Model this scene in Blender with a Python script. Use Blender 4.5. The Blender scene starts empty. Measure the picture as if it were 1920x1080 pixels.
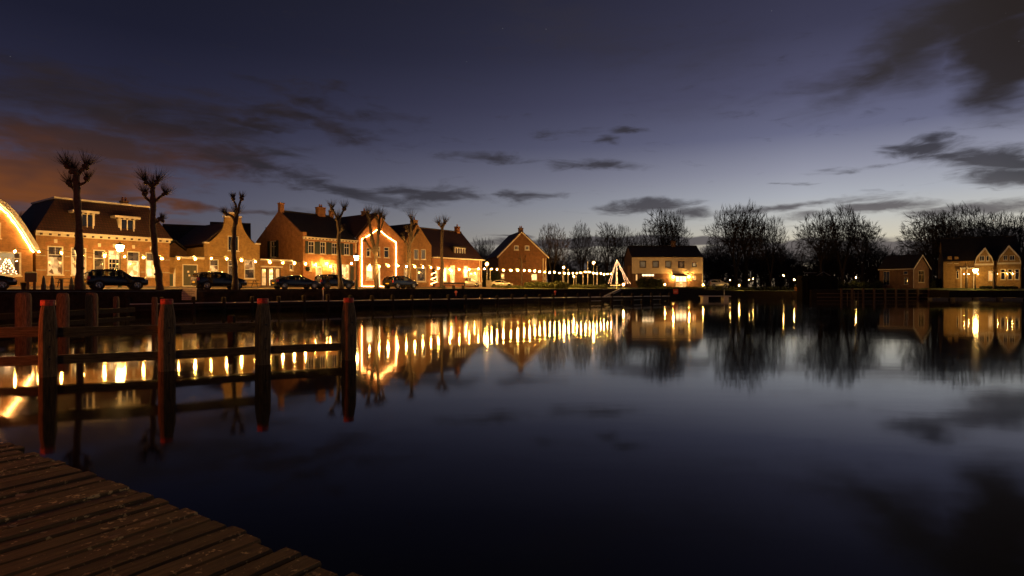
import bpy, math, random
import numpy as np
from mathutils import Vector, Matrix
from mathutils.geometry import tessellate_polygon
R = math.radians
C = bpy.context.scene.collection
S = bpy.context.scene
random.seed(7)
F = 1100.0; CX = 960.0; CY = 540.5; EYE = 2.2

# ------------------------------------------------------------------ camera
cam = bpy.data.cameras.new('camera'); cam_o = bpy.data.objects.new('camera', cam); C.objects.link(cam_o)
cam.sensor_width = 36; cam.lens = 36*F/1920; cam.clip_end = 6000; cam.clip_start = .05
cam_o.location = (0, 0, EYE); cam_o.rotation_euler = (R(90), 0, 0)
S.camera = cam_o
S.render.engine = 'CYCLES'
S.view_settings.view_transform = 'Standard'; S.view_settings.look = 'None'
S.view_settings.exposure = 0; S.view_settings.gamma = 1; S.view_settings.use_curve_mapping = False
S.cycles.use_denoising = True
S.cycles.use_light_tree = True
S.cycles.sample_clamp_indirect = 6
S.cycles.sample_clamp_direct = 0
S.cycles.max_bounces = 6; S.cycles.transparent_max_bounces = 12
S.cycles.caustics_reflective = False; S.cycles.caustics_refractive = False

# ------------------------------------------------------------------ world: dusk sky with clouds
W = bpy.data.worlds.new('World'); S.world = W; W.use_nodes = True
def build_sky():
    nt = W.node_tree; nt.nodes.clear(); N = nt.nodes; L = nt.links
    def m(op, a, b=None, c=None, clamp=False):
        n = N.new('ShaderNodeMath'); n.operation = op; n.use_clamp = clamp
        for i, v in enumerate((a, b, c)):
            if v is None: continue
            if isinstance(v, (int, float)): n.inputs[i].default_value = v
            else: L.new(v, n.inputs[i])
        return n.outputs[0]
    def mr(v, a, b, c=0, d=1, smooth=True):
        n = N.new('ShaderNodeMapRange'); n.interpolation_type = 'SMOOTHSTEP' if smooth else 'LINEAR'
        L.new(v, n.inputs[0])
        for i, x in enumerate((a, b, c, d)): n.inputs[i+1].default_value = x
        return n.outputs[0]
    def comb(x, y, z=0):
        n = N.new('ShaderNodeCombineXYZ')
        for i, v in enumerate((x, y, z)):
            if isinstance(v, (int, float)): n.inputs[i].default_value = v
            else: L.new(v, n.inputs[i])
        return n.outputs[0]
    def noise(vec, scale, detail=4, rough=.55, dist=0):
        n = N.new('ShaderNodeTexNoise'); L.new(vec, n.inputs['Vector'])
        n.inputs['Scale'].default_value = scale; n.inputs['Detail'].default_value = detail
        n.inputs['Roughness'].default_value = rough; n.inputs['Distortion'].default_value = dist
        return n.outputs['Fac']
    def ramp(v, stops):
        n = N.new('ShaderNodeValToRGB'); L.new(v, n.inputs[0]); e = n.color_ramp.elements
        while len(e) > 1: e.remove(e[-1])
        for i, (p, c) in enumerate(stops):
            q = e[0] if i == 0 else e.new(p)
            q.position = p; q.color = (*c, 1)
        return n.outputs[0]
    def mix(f, a, b):
        n = N.new('ShaderNodeMix'); n.data_type = 'RGBA'; n.clamp_factor = True
        if isinstance(f, (int, float)): n.inputs[0].default_value = f
        else: L.new(f, n.inputs[0])
        for k, v in ((6, a), (7, b)):
            if isinstance(v, tuple): n.inputs[k].default_value = (*v, 1)
            else: L.new(v, n.inputs[k])
        return n.outputs[2]
    tc = N.new('ShaderNodeTexCoord'); sp = N.new('ShaderNodeSeparateXYZ'); L.new(tc.outputs['Generated'], sp.inputs[0])
    x, y, z = sp.outputs
    az = m('ARCTAN2', x, y)
    hor = m('SQRT', m('ADD', m('MULTIPLY', x, x), m('MULTIPLY', y, y)))
    el = m('ARCTAN2', z, hor)
    ela = m('ABSOLUTE', el)
    e1 = m('MULTIPLY', ela, 1/1.0)      # radians up to 1
    # elevation ramps (linear colours)
    dusk_l = ramp(e1, [(0, (.085, .075, .085)), (.07, (.095, .09, .115)), (.13, (.074, .073, .112)), (.19, (.046, .046, .084)),
                       (.26, (.0225, .0225, .048)), (.36, (.0118, .0125, .0275)), (.5, (.0085, .0092, .0175)), (1, (.004, .0045, .009))])
    dusk_r = ramp(e1, [(0, (.60, .42, .25)), (.035, (.68, .56, .40)), (.075, (.64, .59, .47)), (.105, (.54, .54, .51)), (.14, (.41, .43, .48)), (.18, (.285, .295, .375)),
                       (.235, (.138, .145, .232)), (.30, (.082, .083, .148)), (.38, (.046, .046, .086)), (.48, (.029, .029, .056)), (1, (.007, .0075, .013))])
    f = m('POWER', mr(az, -.58, .46, 0, 1, False), 1.45)
    back = mr(az, 1.0, 2.3, 1, 0)
    f = m('MULTIPLY', f, back)
    col = mix(f, dusk_l, dusk_r)
    # cloud coordinates: stretch along the horizon
    P = comb(az, m('MULTIPLY', el, 2.6))
    wob = noise(P, 5, 4, .6)
    wob2 = noise(comb(m('ADD', az, 7.3), m('MULTIPLY', el, 2.6)), 5, 4, .6)
    fine = noise(comb(az, m('MULTIPLY', el, 4.2)), 13, 8, .64, .6)
    def masks(clouds, amt):
        aw = m('ADD', az, m('MULTIPLY', m('SUBTRACT', wob, .5), amt*1.5))
        ew = m('ADD', el, m('MULTIPLY', m('SUBTRACT', wob2, .5), amt*.5))
        tot = None
        for (px, py, hw, hh, rot, dens) in clouds:
            r = (px-CX)/F; a0 = math.atan(r); e0 = math.atan((CY-py)/F/math.sqrt(1+r*r))
            sa = math.cos(a0)**2; se = math.cos(a0)
            ca, sn = math.cos(R(rot)), math.sin(R(rot))
            da = m('SUBTRACT', aw, a0); de = m('SUBTRACT', ew, e0)
            u = m('ADD', m('MULTIPLY', da, ca*F/(hw*sa)), m('MULTIPLY', de, sn*F/(hw*sa)))
            v = m('SUBTRACT', m('MULTIPLY', de, ca*F/(hh*se)), m('MULTIPLY', da, sn*F/(hh*se)))
            d = m('SQRT', m('ADD', m('MULTIPLY', u, u), m('MULTIPLY', v, v)))
            k = m('MULTIPLY', m('SUBTRACT', 1.25, m('MULTIPLY', d, .85)), dens)
            k = m('MAXIMUM', k, 0.0)
            tot = k if tot is None else m('MAXIMUM', tot, k)
        return tot
    crisp = [(915,298,88,13,-2,1.0),(1128,314,95,11,-2,1.0),(1137,264,36,9,0,1.0),(1182,243,42,8,0,.9),(1050,250,70,14,0,.55),
             (640,352,190,17,-7,1.15),(800,362,150,13,-4,1.15),(960,367,110,8,0,1.0),(520,322,150,14,-10,.9),(520,290,110,12,-8,.7),
             (1190,388,110,15,2,1.2),(1290,400,100,9,-2,1.0),(1470,388,210,8,3,1.0),(1650,391,190,12,2,1.1),(1830,390,160,19,3,1.25),(1890,380,90,10,0,1),
             (1735,280,95,20,-4,1.3),(1750,256,45,18,0,1.2),(1790,300,90,14,-6,1.1),(1885,303,130,26,-6,1.35),(1910,325,110,24,0,1.3),(1570,320,80,6,-3,.55),(1495,342,55,3,-2,.7),(1620,215,45,6,0,.45),
             (1850,352,90,4,0,.6)]
    soft = [(1640,130,190,34,20,.95),(1750,75,180,60,22,1.15),(1905,100,130,110,0,1.4),(1880,20,220,80,0,1.3),(1545,158,110,20,5,.7),(1905,190,70,40,0,.8),(1700,155,140,26,8,.6)]
    faint = [(1080,60,230,70,-8,.6),(1330,110,170,60,0,.5),(1300,190,200,40,0,.35)]
    left = [(230,215,360,62,-6,.9),(60,340,330,75,0,1.35),(570,232,170,26,-4,.95),(610,188,150,18,-8,.8),(400,300,260,32,-6,.8),(150,270,330,40,-3,1.1),
            (300,392,300,14,0,1.0),(480,246,150,14,0,.9),(60,430,300,30,0,1.0)]
    low = [(1180,455,330,12,0,1.3),(1480,470,260,24,0,1.3),(1690,470,170,19,0,1.4),(960,446,110,4,0,.7),(1740,512,30,4,0,1.0),(1880,450,160,30,0,1.2),(1330,490,250,16,0,1.2),
           (1640,534,120,5,0,.9),(900,500,300,30,0,1.2)]
    fn = m('SUBTRACT', fine, .5)
    dl = mr(m('ADD', masks(left, .26), m('MULTIPLY', fn, 1.5)), .1, 1.15)
    # left clouds catch the orange of the town
    heat = m('MULTIPLY', mr(el, .25, .12), mr(az, -.30, -.68))
    ccl = mix(heat, (.0195, .0145, .0165), (.175, .052, .0105))
    ccl = mix(mr(el, .42, .2), (.014, .013, .019), ccl)
    var = m('MULTIPLY', mr(noise(P, 7, 3), .36, .62), .6)
    ccl = mix(var, ccl, (.030, .021, .023))
    col = mix(m('MULTIPLY', dl, .92), col, ccl)
    df = mr(m('ADD', masks(faint, .2), m('MULTIPLY', fn, .9)), .1, 1.1)
    col = mix(m('MULTIPLY', df, .5), col, (.034, .030, .038))
    dlo = mr(m('ADD', masks(low, .07), m('MULTIPLY', fn, 1.2)), .45, .9)
    ccm = mix(f, (.052, .046, .050), (.088, .076, .086))
    col = mix(m('MULTIPLY', dlo, .9), col, ccm)
    dc = mr(m('ADD', masks(crisp, .10), m('MULTIPLY', fn, 2.5)), .2, 1.3)
    ccc = mix(f, (.024, .022, .030), (.062, .055, .064))
    ccc = mix(m('MULTIPLY', mr(el, .10, .22), f), ccc, (.022, .020, .026))
    ccc = mix(mr(az, .66, .74), ccc, (.016, .014, .017))
    ccc = mix(m('MULTIPLY', mr(el, .15, .11), mr(az, .3, .5)), ccc, (.10, .088, .094))
    col = mix(m('MULTIPLY', dc, .88), col, ccc)
    ds = mr(m('ADD', masks(soft, .14), m('MULTIPLY', fn, .8)), .05, 1.3)
    ccs = mix(mr(az, .56, .72), (.032, .027, .029), (.020, .0145, .0105))
    col = mix(m('MULTIPLY', ds, .93), col, ccs)
    # a few faint stars high up
    vo = N.new('ShaderNodeTexVoronoi'); vo.inputs['Scale'].default_value = 34; L.new(tc.outputs['Generated'], vo.inputs['Vector'])
    st = m('MULTIPLY', m('LESS_THAN', vo.outputs['Distance'], .022), mr(el, .12, .4))
    cl = N.new('ShaderNodeMix'); cl.data_type = 'RGBA'; cl.blend_type = 'ADD'; L.new(m('MULTIPLY', st, .06), cl.inputs[0]); L.new(col, cl.inputs[6]); cl.inputs[7].default_value = (1, 1, 1, 1)
    col = cl.outputs[2]
    bg = N.new('ShaderNodeBackground'); L.new(col, bg.inputs[0]); bg.inputs[1].default_value = 1.0
    out = N.new('ShaderNodeOutputWorld'); L.new(bg.outputs[0], out.inputs[0])
build_sky()
W.cycles.sampling_method = 'MANUAL'; W.cycles.sample_map_resolution = 512

# ------------------------------------------------------------------ materials
M = {}
def mat(name, col, rough=.8, metal=0, var=0, vscale=3, bump=0, bscale=20, em=None, ems=0, spec=.5, dark=None, stretch=None):
    ma = bpy.data.materials.new(name); ma.use_nodes = True; nt = ma.node_tree; b = nt.nodes['Principled BSDF']
    b.inputs['Base Color'].default_value = (*col, 1); b.inputs['Roughness'].default_value = rough; b.inputs['Metallic'].default_value = metal
    b.inputs['Specular IOR Level'].default_value = spec
    tc = nt.nodes.new('ShaderNodeTexCoord'); vec = tc.outputs['Object']
    if stretch:
        mp = nt.nodes.new('ShaderNodeMapping'); mp.inputs['Scale'].default_value = stretch; nt.links.new(vec, mp.inputs[0]); vec = mp.outputs[0]
    if var or dark:
        n = nt.nodes.new('ShaderNodeTexNoise'); n.inputs['Scale'].default_value = vscale; n.inputs['Detail'].default_value = 6; n.inputs['Roughness'].default_value = .65
        nt.links.new(vec, n.inputs['Vector'])
        rp = nt.nodes.new('ShaderNodeValToRGB'); nt.links.new(n.outputs['Fac'], rp.inputs[0])
        d = dark or tuple(c*(1-var) for c in col)
        rp.color_ramp.elements[0].color = (*d, 1); rp.color_ramp.elements[1].color = (*[min(1, c*(1+var*.6)) for c in col], 1)
        rp.color_ramp.elements[0].position = .33; rp.color_ramp.elements[1].position = .66
        nt.links.new(rp.outputs[0], b.inputs['Base Color'])
    if bump:
        n2 = nt.nodes.new('ShaderNodeTexNoise'); n2.inputs['Scale'].default_value = bscale; n2.inputs['Detail'].default_value = 5
        nt.links.new(vec, n2.inputs['Vector'])
        bp = nt.nodes.new('ShaderNodeBump'); bp.inputs['Strength'].default_value = bump; bp.inputs['Distance'].default_value = .02
        nt.links.new(n2.outputs['Fac'], bp.inputs['Height']); nt.links.new(bp.outputs[0], b.inputs['Normal'])
    if em:
        b.inputs['Emission Color'].default_value = (*em, 1); b.inputs['Emission Strength'].default_value = ems
    M[name] = ma
    return ma
def brick_mat(name, c1, c2, mortar, scale=1.0, roof=False):
    ma = bpy.data.materials.new(name); ma.use_nodes = True; nt = ma.node_tree; b = nt.nodes['Principled BSDF']; N = nt.nodes; L = nt.links
    tc = N.new('ShaderNodeTexCoord'); sp = N.new('ShaderNodeSeparateXYZ'); L.new(tc.outputs['Object'], sp.inputs[0])
    ad = N.new('ShaderNodeMath'); ad.operation = 'ADD'; L.new(sp.outputs[0], ad.inputs[0]); L.new(sp.outputs[1], ad.inputs[1])
    cb = N.new('ShaderNodeCombineXYZ'); L.new(ad.outputs[0], cb.inputs[0]); L.new(sp.outputs[2], cb.inputs[1])
    br = N.new('ShaderNodeTexBrick'); L.new(cb.outputs[0], br.inputs['Vector'])
    br.inputs['Color1'].default_value = (*c1, 1); br.inputs['Color2'].default_value = (*c2, 1); br.inputs['Mortar'].default_value = (*mortar, 1)
    br.inputs['Scale'].default_value = scale
    if roof: br.inputs['Brick Width'].default_value = .24; br.inputs['Row Height'].default_value = .25; br.inputs['Mortar Size'].default_value = .035
    else: br.inputs['Brick Width'].default_value = .22; br.inputs['Row Height'].default_value = .075; br.inputs['Mortar Size'].default_value = .009
    no = N.new('ShaderNodeTexNoise'); no.inputs['Scale'].default_value = 1.6; no.inputs['Detail'].default_value = 7; no.inputs['Roughness'].default_value = .7; L.new(tc.outputs['Object'], no.inputs['Vector'])
    mp = N.new('ShaderNodeMapRange'); L.new(no.outputs['Fac'], mp.inputs[0]); mp.inputs[1].default_value = .3; mp.inputs[2].default_value = .7; mp.inputs[3].default_value = .6; mp.inputs[4].default_value = 1.25
    mx = N.new('ShaderNodeMix'); mx.data_type = 'RGBA'; mx.blend_type = 'MULTIPLY'; mx.inputs[0].default_value = 1
    L.new(br.outputs['Color'], mx.inputs[6]); L.new(mp.outputs[0], mx.inputs[7]); L.new(mx.outputs[2], b.inputs['Base Color'])
    bp = N.new('ShaderNodeBump'); bp.inputs['Strength'].default_value = .6; bp.inputs['Distance'].default_value = .03 if roof else .01; bp.invert = True
    L.new(br.outputs['Fac'], bp.inputs['Height']); L.new(bp.outputs[0], b.inputs['Normal'])
    b.inputs['Roughness'].default_value = .85 if not roof else .6
    M[name] = ma; return ma
brick_mat('brick_tan', (.40,.205,.068), (.31,.155,.052), (.32,.20,.10))
brick_mat('brick_yellow', (.42,.255,.08), (.33,.195,.06), (.35,.24,.12))
brick_mat('brick_red', (.36,.135,.048), (.28,.10,.036), (.28,.15,.08))
brick_mat('brick_orange', (.48,.215,.075), (.38,.165,.058), (.38,.22,.11))
brick_mat('brick_brown', (.17,.085,.045), (.13,.06,.033), (.2,.14,.1))
brick_mat('brick_dark', (.20,.085,.032), (.155,.064,.025), (.19,.11,.06))
brick_mat('roof_tile', (.075,.027,.018), (.05,.02,.014), (.02,.01,.008), roof=True)
brick_mat('roof_dark', (.035,.024,.020), (.026,.018,.016), (.012,.01,.009), roof=True)
brick_mat('paving', (.13,.10,.075), (.10,.075,.06), (.06,.05,.04))
mat('white_paint', (.72,.66,.54), .5, var=.12)
mat('cream', (.78,.66,.48), .8, var=.12, vscale=1.2)
mat('stone', (.42,.36,.27), .8, var=.2)
mat('bark', (.085,.062,.042), .9, var=.45, vscale=6, bump=.8, bscale=25)
mat('twig', (.045,.032,.024), .9)
mat('far_bark', (.035,.026,.02), .95)
mat('leaf', (.035,.06,.018), .7, var=.5, vscale=4)
mat('leaf_warm', (.07,.085,.02), .7, var=.5, vscale=4)
mat('leaf_dark', (.018,.028,.010), .8, var=.5, vscale=4)
mat('grass', (.06,.085,.02), .9, var=.5, vscale=1.5, bump=.5, bscale=30)
mat('earth', (.06,.055,.03), .95, var=.4, vscale=.6)
mat('quay_stone', (.030,.022,.017), .95, var=.5, vscale=2, bump=.6, bscale=8, spec=.15)
mat('coping', (.24,.19,.13), .8, var=.3, vscale=3)
mat('old_timber', (.16,.105,.055), .8, var=.55, vscale=5, bump=.9, bscale=12, stretch=(6,6,.7), dark=(.035,.024,.016))
mat('rail_timber', (.12,.08,.05), .8, dark=(.04,.027,.018), vscale=3, bump=.8, bscale=10, stretch=(1,8,8), var=.4)
mat('pile_timber', (.035,.026,.019), .9, var=.5, vscale=6, stretch=(5,5,.8), spec=.2)
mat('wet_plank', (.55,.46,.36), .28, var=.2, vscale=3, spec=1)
mat('red_cap', (.55,.05,.03), .5, var=.45, vscale=14, dark=(.16,.02,.012))
mat('black_metal', (.02,.02,.02), .4, metal=.3)
mat('galvanised', (.42,.40,.36), .45, metal=.5)
mat('dark_green', (.02,.035,.022), .5)
mat('door_green', (.045,.045,.022), .5, var=.3)
mat('shutter', (.018,.028,.020), .45)
mat('frame_dark', (.07,.035,.02), .5)
mat('glass_dark', (.012,.012,.014), .06, spec=.6)
mat('car_black', (.008,.008,.010), .13, spec=.6)
mat('car_navy', (.008,.010,.018), .13, spec=.6)
mat('car_silver', (.50,.48,.43), .25, metal=.35)
mat('car_glass', (.006,.007,.008), .04, spec=.8)
ma = bpy.data.materials.new('car_window'); ma.use_nodes = True; nt = ma.node_tree; nt.nodes.clear()
fr = nt.nodes.new('ShaderNodeFresnel'); fr.inputs[0].default_value = 1.5
tr = nt.nodes.new('ShaderNodeBsdfTransparent'); tr.inputs[0].default_value = (.40,.42,.40,1); gl = nt.nodes.new('ShaderNodeBsdfGlossy'); gl.inputs['Roughness'].default_value = .03
mx = nt.nodes.new('ShaderNodeMixShader'); o = nt.nodes.new('ShaderNodeOutputMaterial')
nt.links.new(fr.outputs[0], mx.inputs[0]); nt.links.new(tr.outputs[0], mx.inputs[1]); nt.links.new(gl.outputs[0], mx.inputs[2]); nt.links.new(mx.outputs[0], o.inputs[0]); M['car_window'] = ma
mat('tyre', (.012,.012,.012), .9)
mat('rim', (.55,.53,.5), .25, metal=.9)
mat('tail_red', (.35,.02,.01), .2)
mat('headlamp', (.75,.75,.72), .12)
mat('plate', (.75,.5,.05), .4)
mat('sign_board', (.80,.66,.48), .6, var=.1)
mat('sign_ink', (.08,.05,.035), .7)
mat('sign_red', (.5,.07,.04), .5)
mat('terracotta', (.3,.11,.05), .8)
mat('concrete', (.25,.22,.17), .9, var=.3)
mat('lock_steel', (.010,.009,.008), .85, spec=.1)
mat('brown_panel', (.14,.075,.04), .7, var=.3)
mat('wood_bench', (.05,.03,.02), .7)
mat('buoy_red', (.6,.10,.08), .4)
def emit(name, col, s):
    ma = bpy.data.materials.new(name); ma.use_nodes = True; nt = ma.node_tree; nt.nodes.clear()
    e = nt.nodes.new('ShaderNodeEmission'); e.inputs[0].default_value = (*col, 1); e.inputs[1].default_value = s
    o = nt.nodes.new('ShaderNodeOutputMaterial'); nt.links.new(e.outputs[0], o.inputs[0]); M[name] = ma; return ma
def halo_mat(name, col, s_):  # see-through glow fading to the rim: paints a lens halo round a lamp
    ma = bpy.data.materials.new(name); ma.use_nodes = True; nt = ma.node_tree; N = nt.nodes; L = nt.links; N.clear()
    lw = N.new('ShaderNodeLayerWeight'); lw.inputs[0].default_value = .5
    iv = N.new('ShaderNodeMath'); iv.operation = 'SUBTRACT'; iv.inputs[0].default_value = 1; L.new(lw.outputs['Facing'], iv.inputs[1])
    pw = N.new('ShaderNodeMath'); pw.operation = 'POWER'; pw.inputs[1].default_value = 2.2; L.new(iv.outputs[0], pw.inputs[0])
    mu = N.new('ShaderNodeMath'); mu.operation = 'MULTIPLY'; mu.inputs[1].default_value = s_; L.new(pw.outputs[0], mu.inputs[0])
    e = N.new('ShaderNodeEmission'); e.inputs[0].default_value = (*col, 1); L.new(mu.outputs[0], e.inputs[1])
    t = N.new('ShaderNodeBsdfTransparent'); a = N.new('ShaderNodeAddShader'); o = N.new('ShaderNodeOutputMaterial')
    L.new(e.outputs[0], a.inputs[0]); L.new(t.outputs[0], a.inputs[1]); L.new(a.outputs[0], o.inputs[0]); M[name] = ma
halo_mat('bulb_halo', (1, .40, .055), 1.1)
halo_mat('bulb_halo_bright', (1, .42, .07), 1.6)
WARM = (1, .50, .15)
emit('bulb_glow', (1, .47, .095), 1500)
emit('bulb_bright', (1, .47, .095), 3000)
emit('lantern_glow', (1, .56, .16), 260)
emit('globe_glow', (1, .50, .13), 700)
emit('led_glow', (1, .42, .11), 52)
emit('led_soft', (1, .44, .14), 22)
emit('tree_led', (1, .50, .22), 20)
emit('garden_glow', (1, .53, .12), 480)
emit('window_white', (1, .66, .32), 3.2)
emit('signal_red', (1, .14, .018), 6500)
emit('back_lamp', (1, .52, .09), 1500)
def lit_mat(name, c1, c2, s, scale=2.2):
    ma = bpy.data.materials.new(name); ma.use_nodes = True; nt = ma.node_tree; N = nt.nodes; L = nt.links; b = N['Principled BSDF']
    b.inputs['Base Color'].default_value = (.02,.015,.01,1); b.inputs['Roughness'].default_value = .08
    tc = N.new('ShaderNodeTexCoord')
    geo = N.new('ShaderNodeNewGeometry')
    mp = N.new('ShaderNodeMapping'); mp.inputs['Scale'].default_value = (1.3,1.3,1); L.new(geo.outputs['Position'], mp.inputs[0])
    vo = N.new('ShaderNodeTexVoronoi'); vo.inputs['Scale'].default_value = scale; vo.inputs['Randomness'].default_value = .8; L.new(mp.outputs[0], vo.inputs['Vector'])
    no = N.new('ShaderNodeTexNoise'); no.inputs['Scale'].default_value = scale*.9; no.inputs['Detail'].default_value = 3; L.new(geo.outputs['Position'], no.inputs['Vector'])
    sx = N.new('ShaderNodeSeparateColor'); L.new(vo.outputs['Color'], sx.inputs[0])
    mu = N.new('ShaderNodeMath'); mu.operation = 'MULTIPLY'; L.new(sx.outputs[0], mu.inputs[0]); L.new(no.outputs['Fac'], mu.inputs[1])
    rp = N.new('ShaderNodeValToRGB'); rp.color_ramp.elements[0].color = (*c1, 1); rp.color_ramp.elements[1].color = (*c2, 1)
    rp.color_ramp.elements[0].position = .08; rp.color_ramp.elements[1].position = .42
    L.new(mu.outputs[0], rp.inputs[0]); L.new(rp.outputs[0], b.inputs['Emission Color']); b.inputs['Emission Strength'].default_value = s
    M[name] = ma
lit_mat('room_bright', (.55,.22,.05), (1,.62,.26), 2.3)
lit_mat('room_warm', (.16,.055,.012), (.9,.48,.16), 1.3)
lit_mat('room_dim', (.03,.014,.006), (.35,.17,.06), .4)
lit_mat('blind_lit', (.62,.38,.15), (.72,.46,.2), .75, 1)
lit_mat('garage_lit', (.9,.45,.08), (1,.52,.12), .85, 1)
lit_mat('panel_shade', (.20,.12,.055), (.26,.16,.07), .5, 1)
lit_mat('door_lit', (.8,.38,.10), (1,.52,.17), 1.1, 1)
# clear glass
ma = bpy.data.materials.new('clear_glass'); ma.use_nodes = True; nt = ma.node_tree; nt.nodes.clear()
fr = nt.nodes.new('ShaderNodeFresnel'); fr.inputs[0].default_value = 1.45
tr = nt.nodes.new('ShaderNodeBsdfTransparent'); gl = nt.nodes.new('ShaderNodeBsdfGlossy'); gl.inputs['Roughness'].default_value = .02
mx = nt.nodes.new('ShaderNodeMixShader'); o = nt.nodes.new('ShaderNodeOutputMaterial')
nt.links.new(fr.outputs[0], mx.inputs[0]); nt.links.new(tr.outputs[0], mx.inputs[1]); nt.links.new(gl.outputs[0], mx.inputs[2]); nt.links.new(mx.outputs[0], o.inputs[0]); M['clear_glass'] = ma
# water
def water_mat():
    ma = bpy.data.materials.new('water'); ma.use_nodes = True; nt = ma.node_tree; N = nt.nodes; L = nt.links; b = N['Principled BSDF']
    b.inputs['Base Color'].default_value = (.0025,.003,.0035,1); b.inputs['Roughness'].default_value = .085; b.inputs['IOR'].default_value = 1.27
    tc = N.new('ShaderNodeTexCoord')
    mp = N.new('ShaderNodeMapping'); mp.inputs['Scale'].default_value = (.35,.8,1); L.new(tc.outputs['Object'], mp.inputs[0])
    n1 = N.new('ShaderNodeTexNoise'); n1.inputs['Scale'].default_value = 1.0; n1.inputs['Detail'].default_value = 3; L.new(mp.outputs[0], n1.inputs['Vector'])
    bp = N.new('ShaderNodeBump'); bp.inputs['Strength'].default_value = 1; bp.inputs['Distance'].default_value = .002; L.new(n1.outputs['Fac'], bp.inputs['Height'])
    # soft wind patches: rougher here and there
    n2 = N.new('ShaderNodeTexNoise'); n2.inputs['Scale'].default_value = .05; n2.inputs['Detail'].default_value = 3; L.new(tc.outputs['Object'], n2.inputs['Vector'])
    mr = N.new('ShaderNodeMapRange'); L.new(n2.outputs['Fac'], mr.inputs[0]); mr.inputs[1].default_value = .35; mr.inputs[2].default_value = .7; mr.inputs[3].default_value = .04; mr.inputs[4].default_value = .078
    L.new(mr.outputs[0], b.inputs['Roughness']); L.new(bp.outputs[0], b.inputs['Normal'])
    M['water'] = ma
water_mat()
# jetty plank with lichen flecks
def plank_mat():
    ma = bpy.data.materials.new('jetty_wood'); ma.use_nodes = True; nt = ma.node_tree; N = nt.nodes; L = nt.links; b = N['Principled BSDF']
    tc = N.new('ShaderNodeNewGeometry'); oi = N.new('ShaderNodeObjectInfo')
    tco = N.new('ShaderNodeTexCoord')
    mp = N.new('ShaderNodeMapping'); mp.inputs['Scale'].default_value = (1.2,14,14); L.new(tco.outputs['Object'], mp.inputs[0])
    ofs = N.new('ShaderNodeVectorMath'); ofs.operation = 'ADD'; L.new(mp.outputs[0], ofs.inputs[0])
    sc = N.new('ShaderNodeMath'); sc.operation = 'MULTIPLY'; sc.inputs[1].default_value = 90; L.new(oi.outputs['Random'], sc.inputs[0]); L.new(sc.outputs[0], ofs.inputs[1])
    n = N.new('ShaderNodeTexNoise'); n.inputs['Scale'].default_value = 1.6; n.inputs['Detail'].default_value = 8; n.inputs['Roughness'].default_value = .7; L.new(ofs.outputs[0], n.inputs['Vector'])
    rp = N.new('ShaderNodeValToRGB'); L.new(n.outputs['Fac'], rp.inputs[0])
    rp.color_ramp.elements[0].color = (.035,.026,.013,1); rp.color_ramp.elements[1].color = (.14,.10,.045,1)
    rp.color_ramp.elements[0].position = .35; rp.color_ramp.elements[1].position = .68
    # lichen
    n3 = N.new('ShaderNodeTexNoise'); n3.inputs['Scale'].default_value = 24; n3.inputs['Detail'].default_value = 5; n3.inputs['Roughness'].default_value = .6; L.new(tc.outputs['Position'], n3.inputs['Vector'])
    n4 = N.new('ShaderNodeTexNoise'); n4.inputs['Scale'].default_value = 2.2; n4.inputs['Detail'].default_value = 2; L.new(tc.outputs['Position'], n4.inputs['Vector'])
    ad = N.new('ShaderNodeMath'); ad.operation = 'MULTIPLY_ADD'; L.new(n4.outputs['Fac'], ad.inputs[0]); ad.inputs[1].default_value = .35; L.new(n3.outputs['Fac'], ad.inputs[2])
    r3 = N.new('ShaderNodeMapRange'); L.new(ad.outputs[0], r3.inputs[0]); r3.inputs[1].default_value = .775; r3.inputs[2].default_value = .82
    mx = N.new('ShaderNodeMix'); mx.data_type = 'RGBA'; L.new(r3.outputs[0], mx.inputs[0]); L.new(rp.outputs[0], mx.inputs[6]); mx.inputs[7].default_value = (.52,.42,.22,1)
    tn = N.new('ShaderNodeMapRange'); L.new(oi.outputs['Random'], tn.inputs[0]); tn.inputs[3].default_value = .45; tn.inputs[4].default_value = 1.25
    mm = N.new('ShaderNodeMix'); mm.data_type = 'RGBA'; mm.blend_type = 'MULTIPLY'; mm.inputs[0].default_value = 1; L.new(mx.outputs[2], mm.inputs[6]); L.new(tn.outputs[0], mm.inputs[7])
    L.new(mm.outputs[2], b.inputs['Base Color']); b.inputs['Roughness'].default_value = .75
    bp = N.new('ShaderNodeBump'); bp.inputs['Strength'].default_value = 1; bp.inputs['Distance'].default_value = .012; L.new(n.outputs['Fac'], bp.inputs['Height']); L.new(bp.outputs[0], b.inputs['Normal'])
    M['jetty_wood'] = ma
plank_mat()

ORD = 'first second third fourth fifth sixth seventh eighth ninth'.split()
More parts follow.
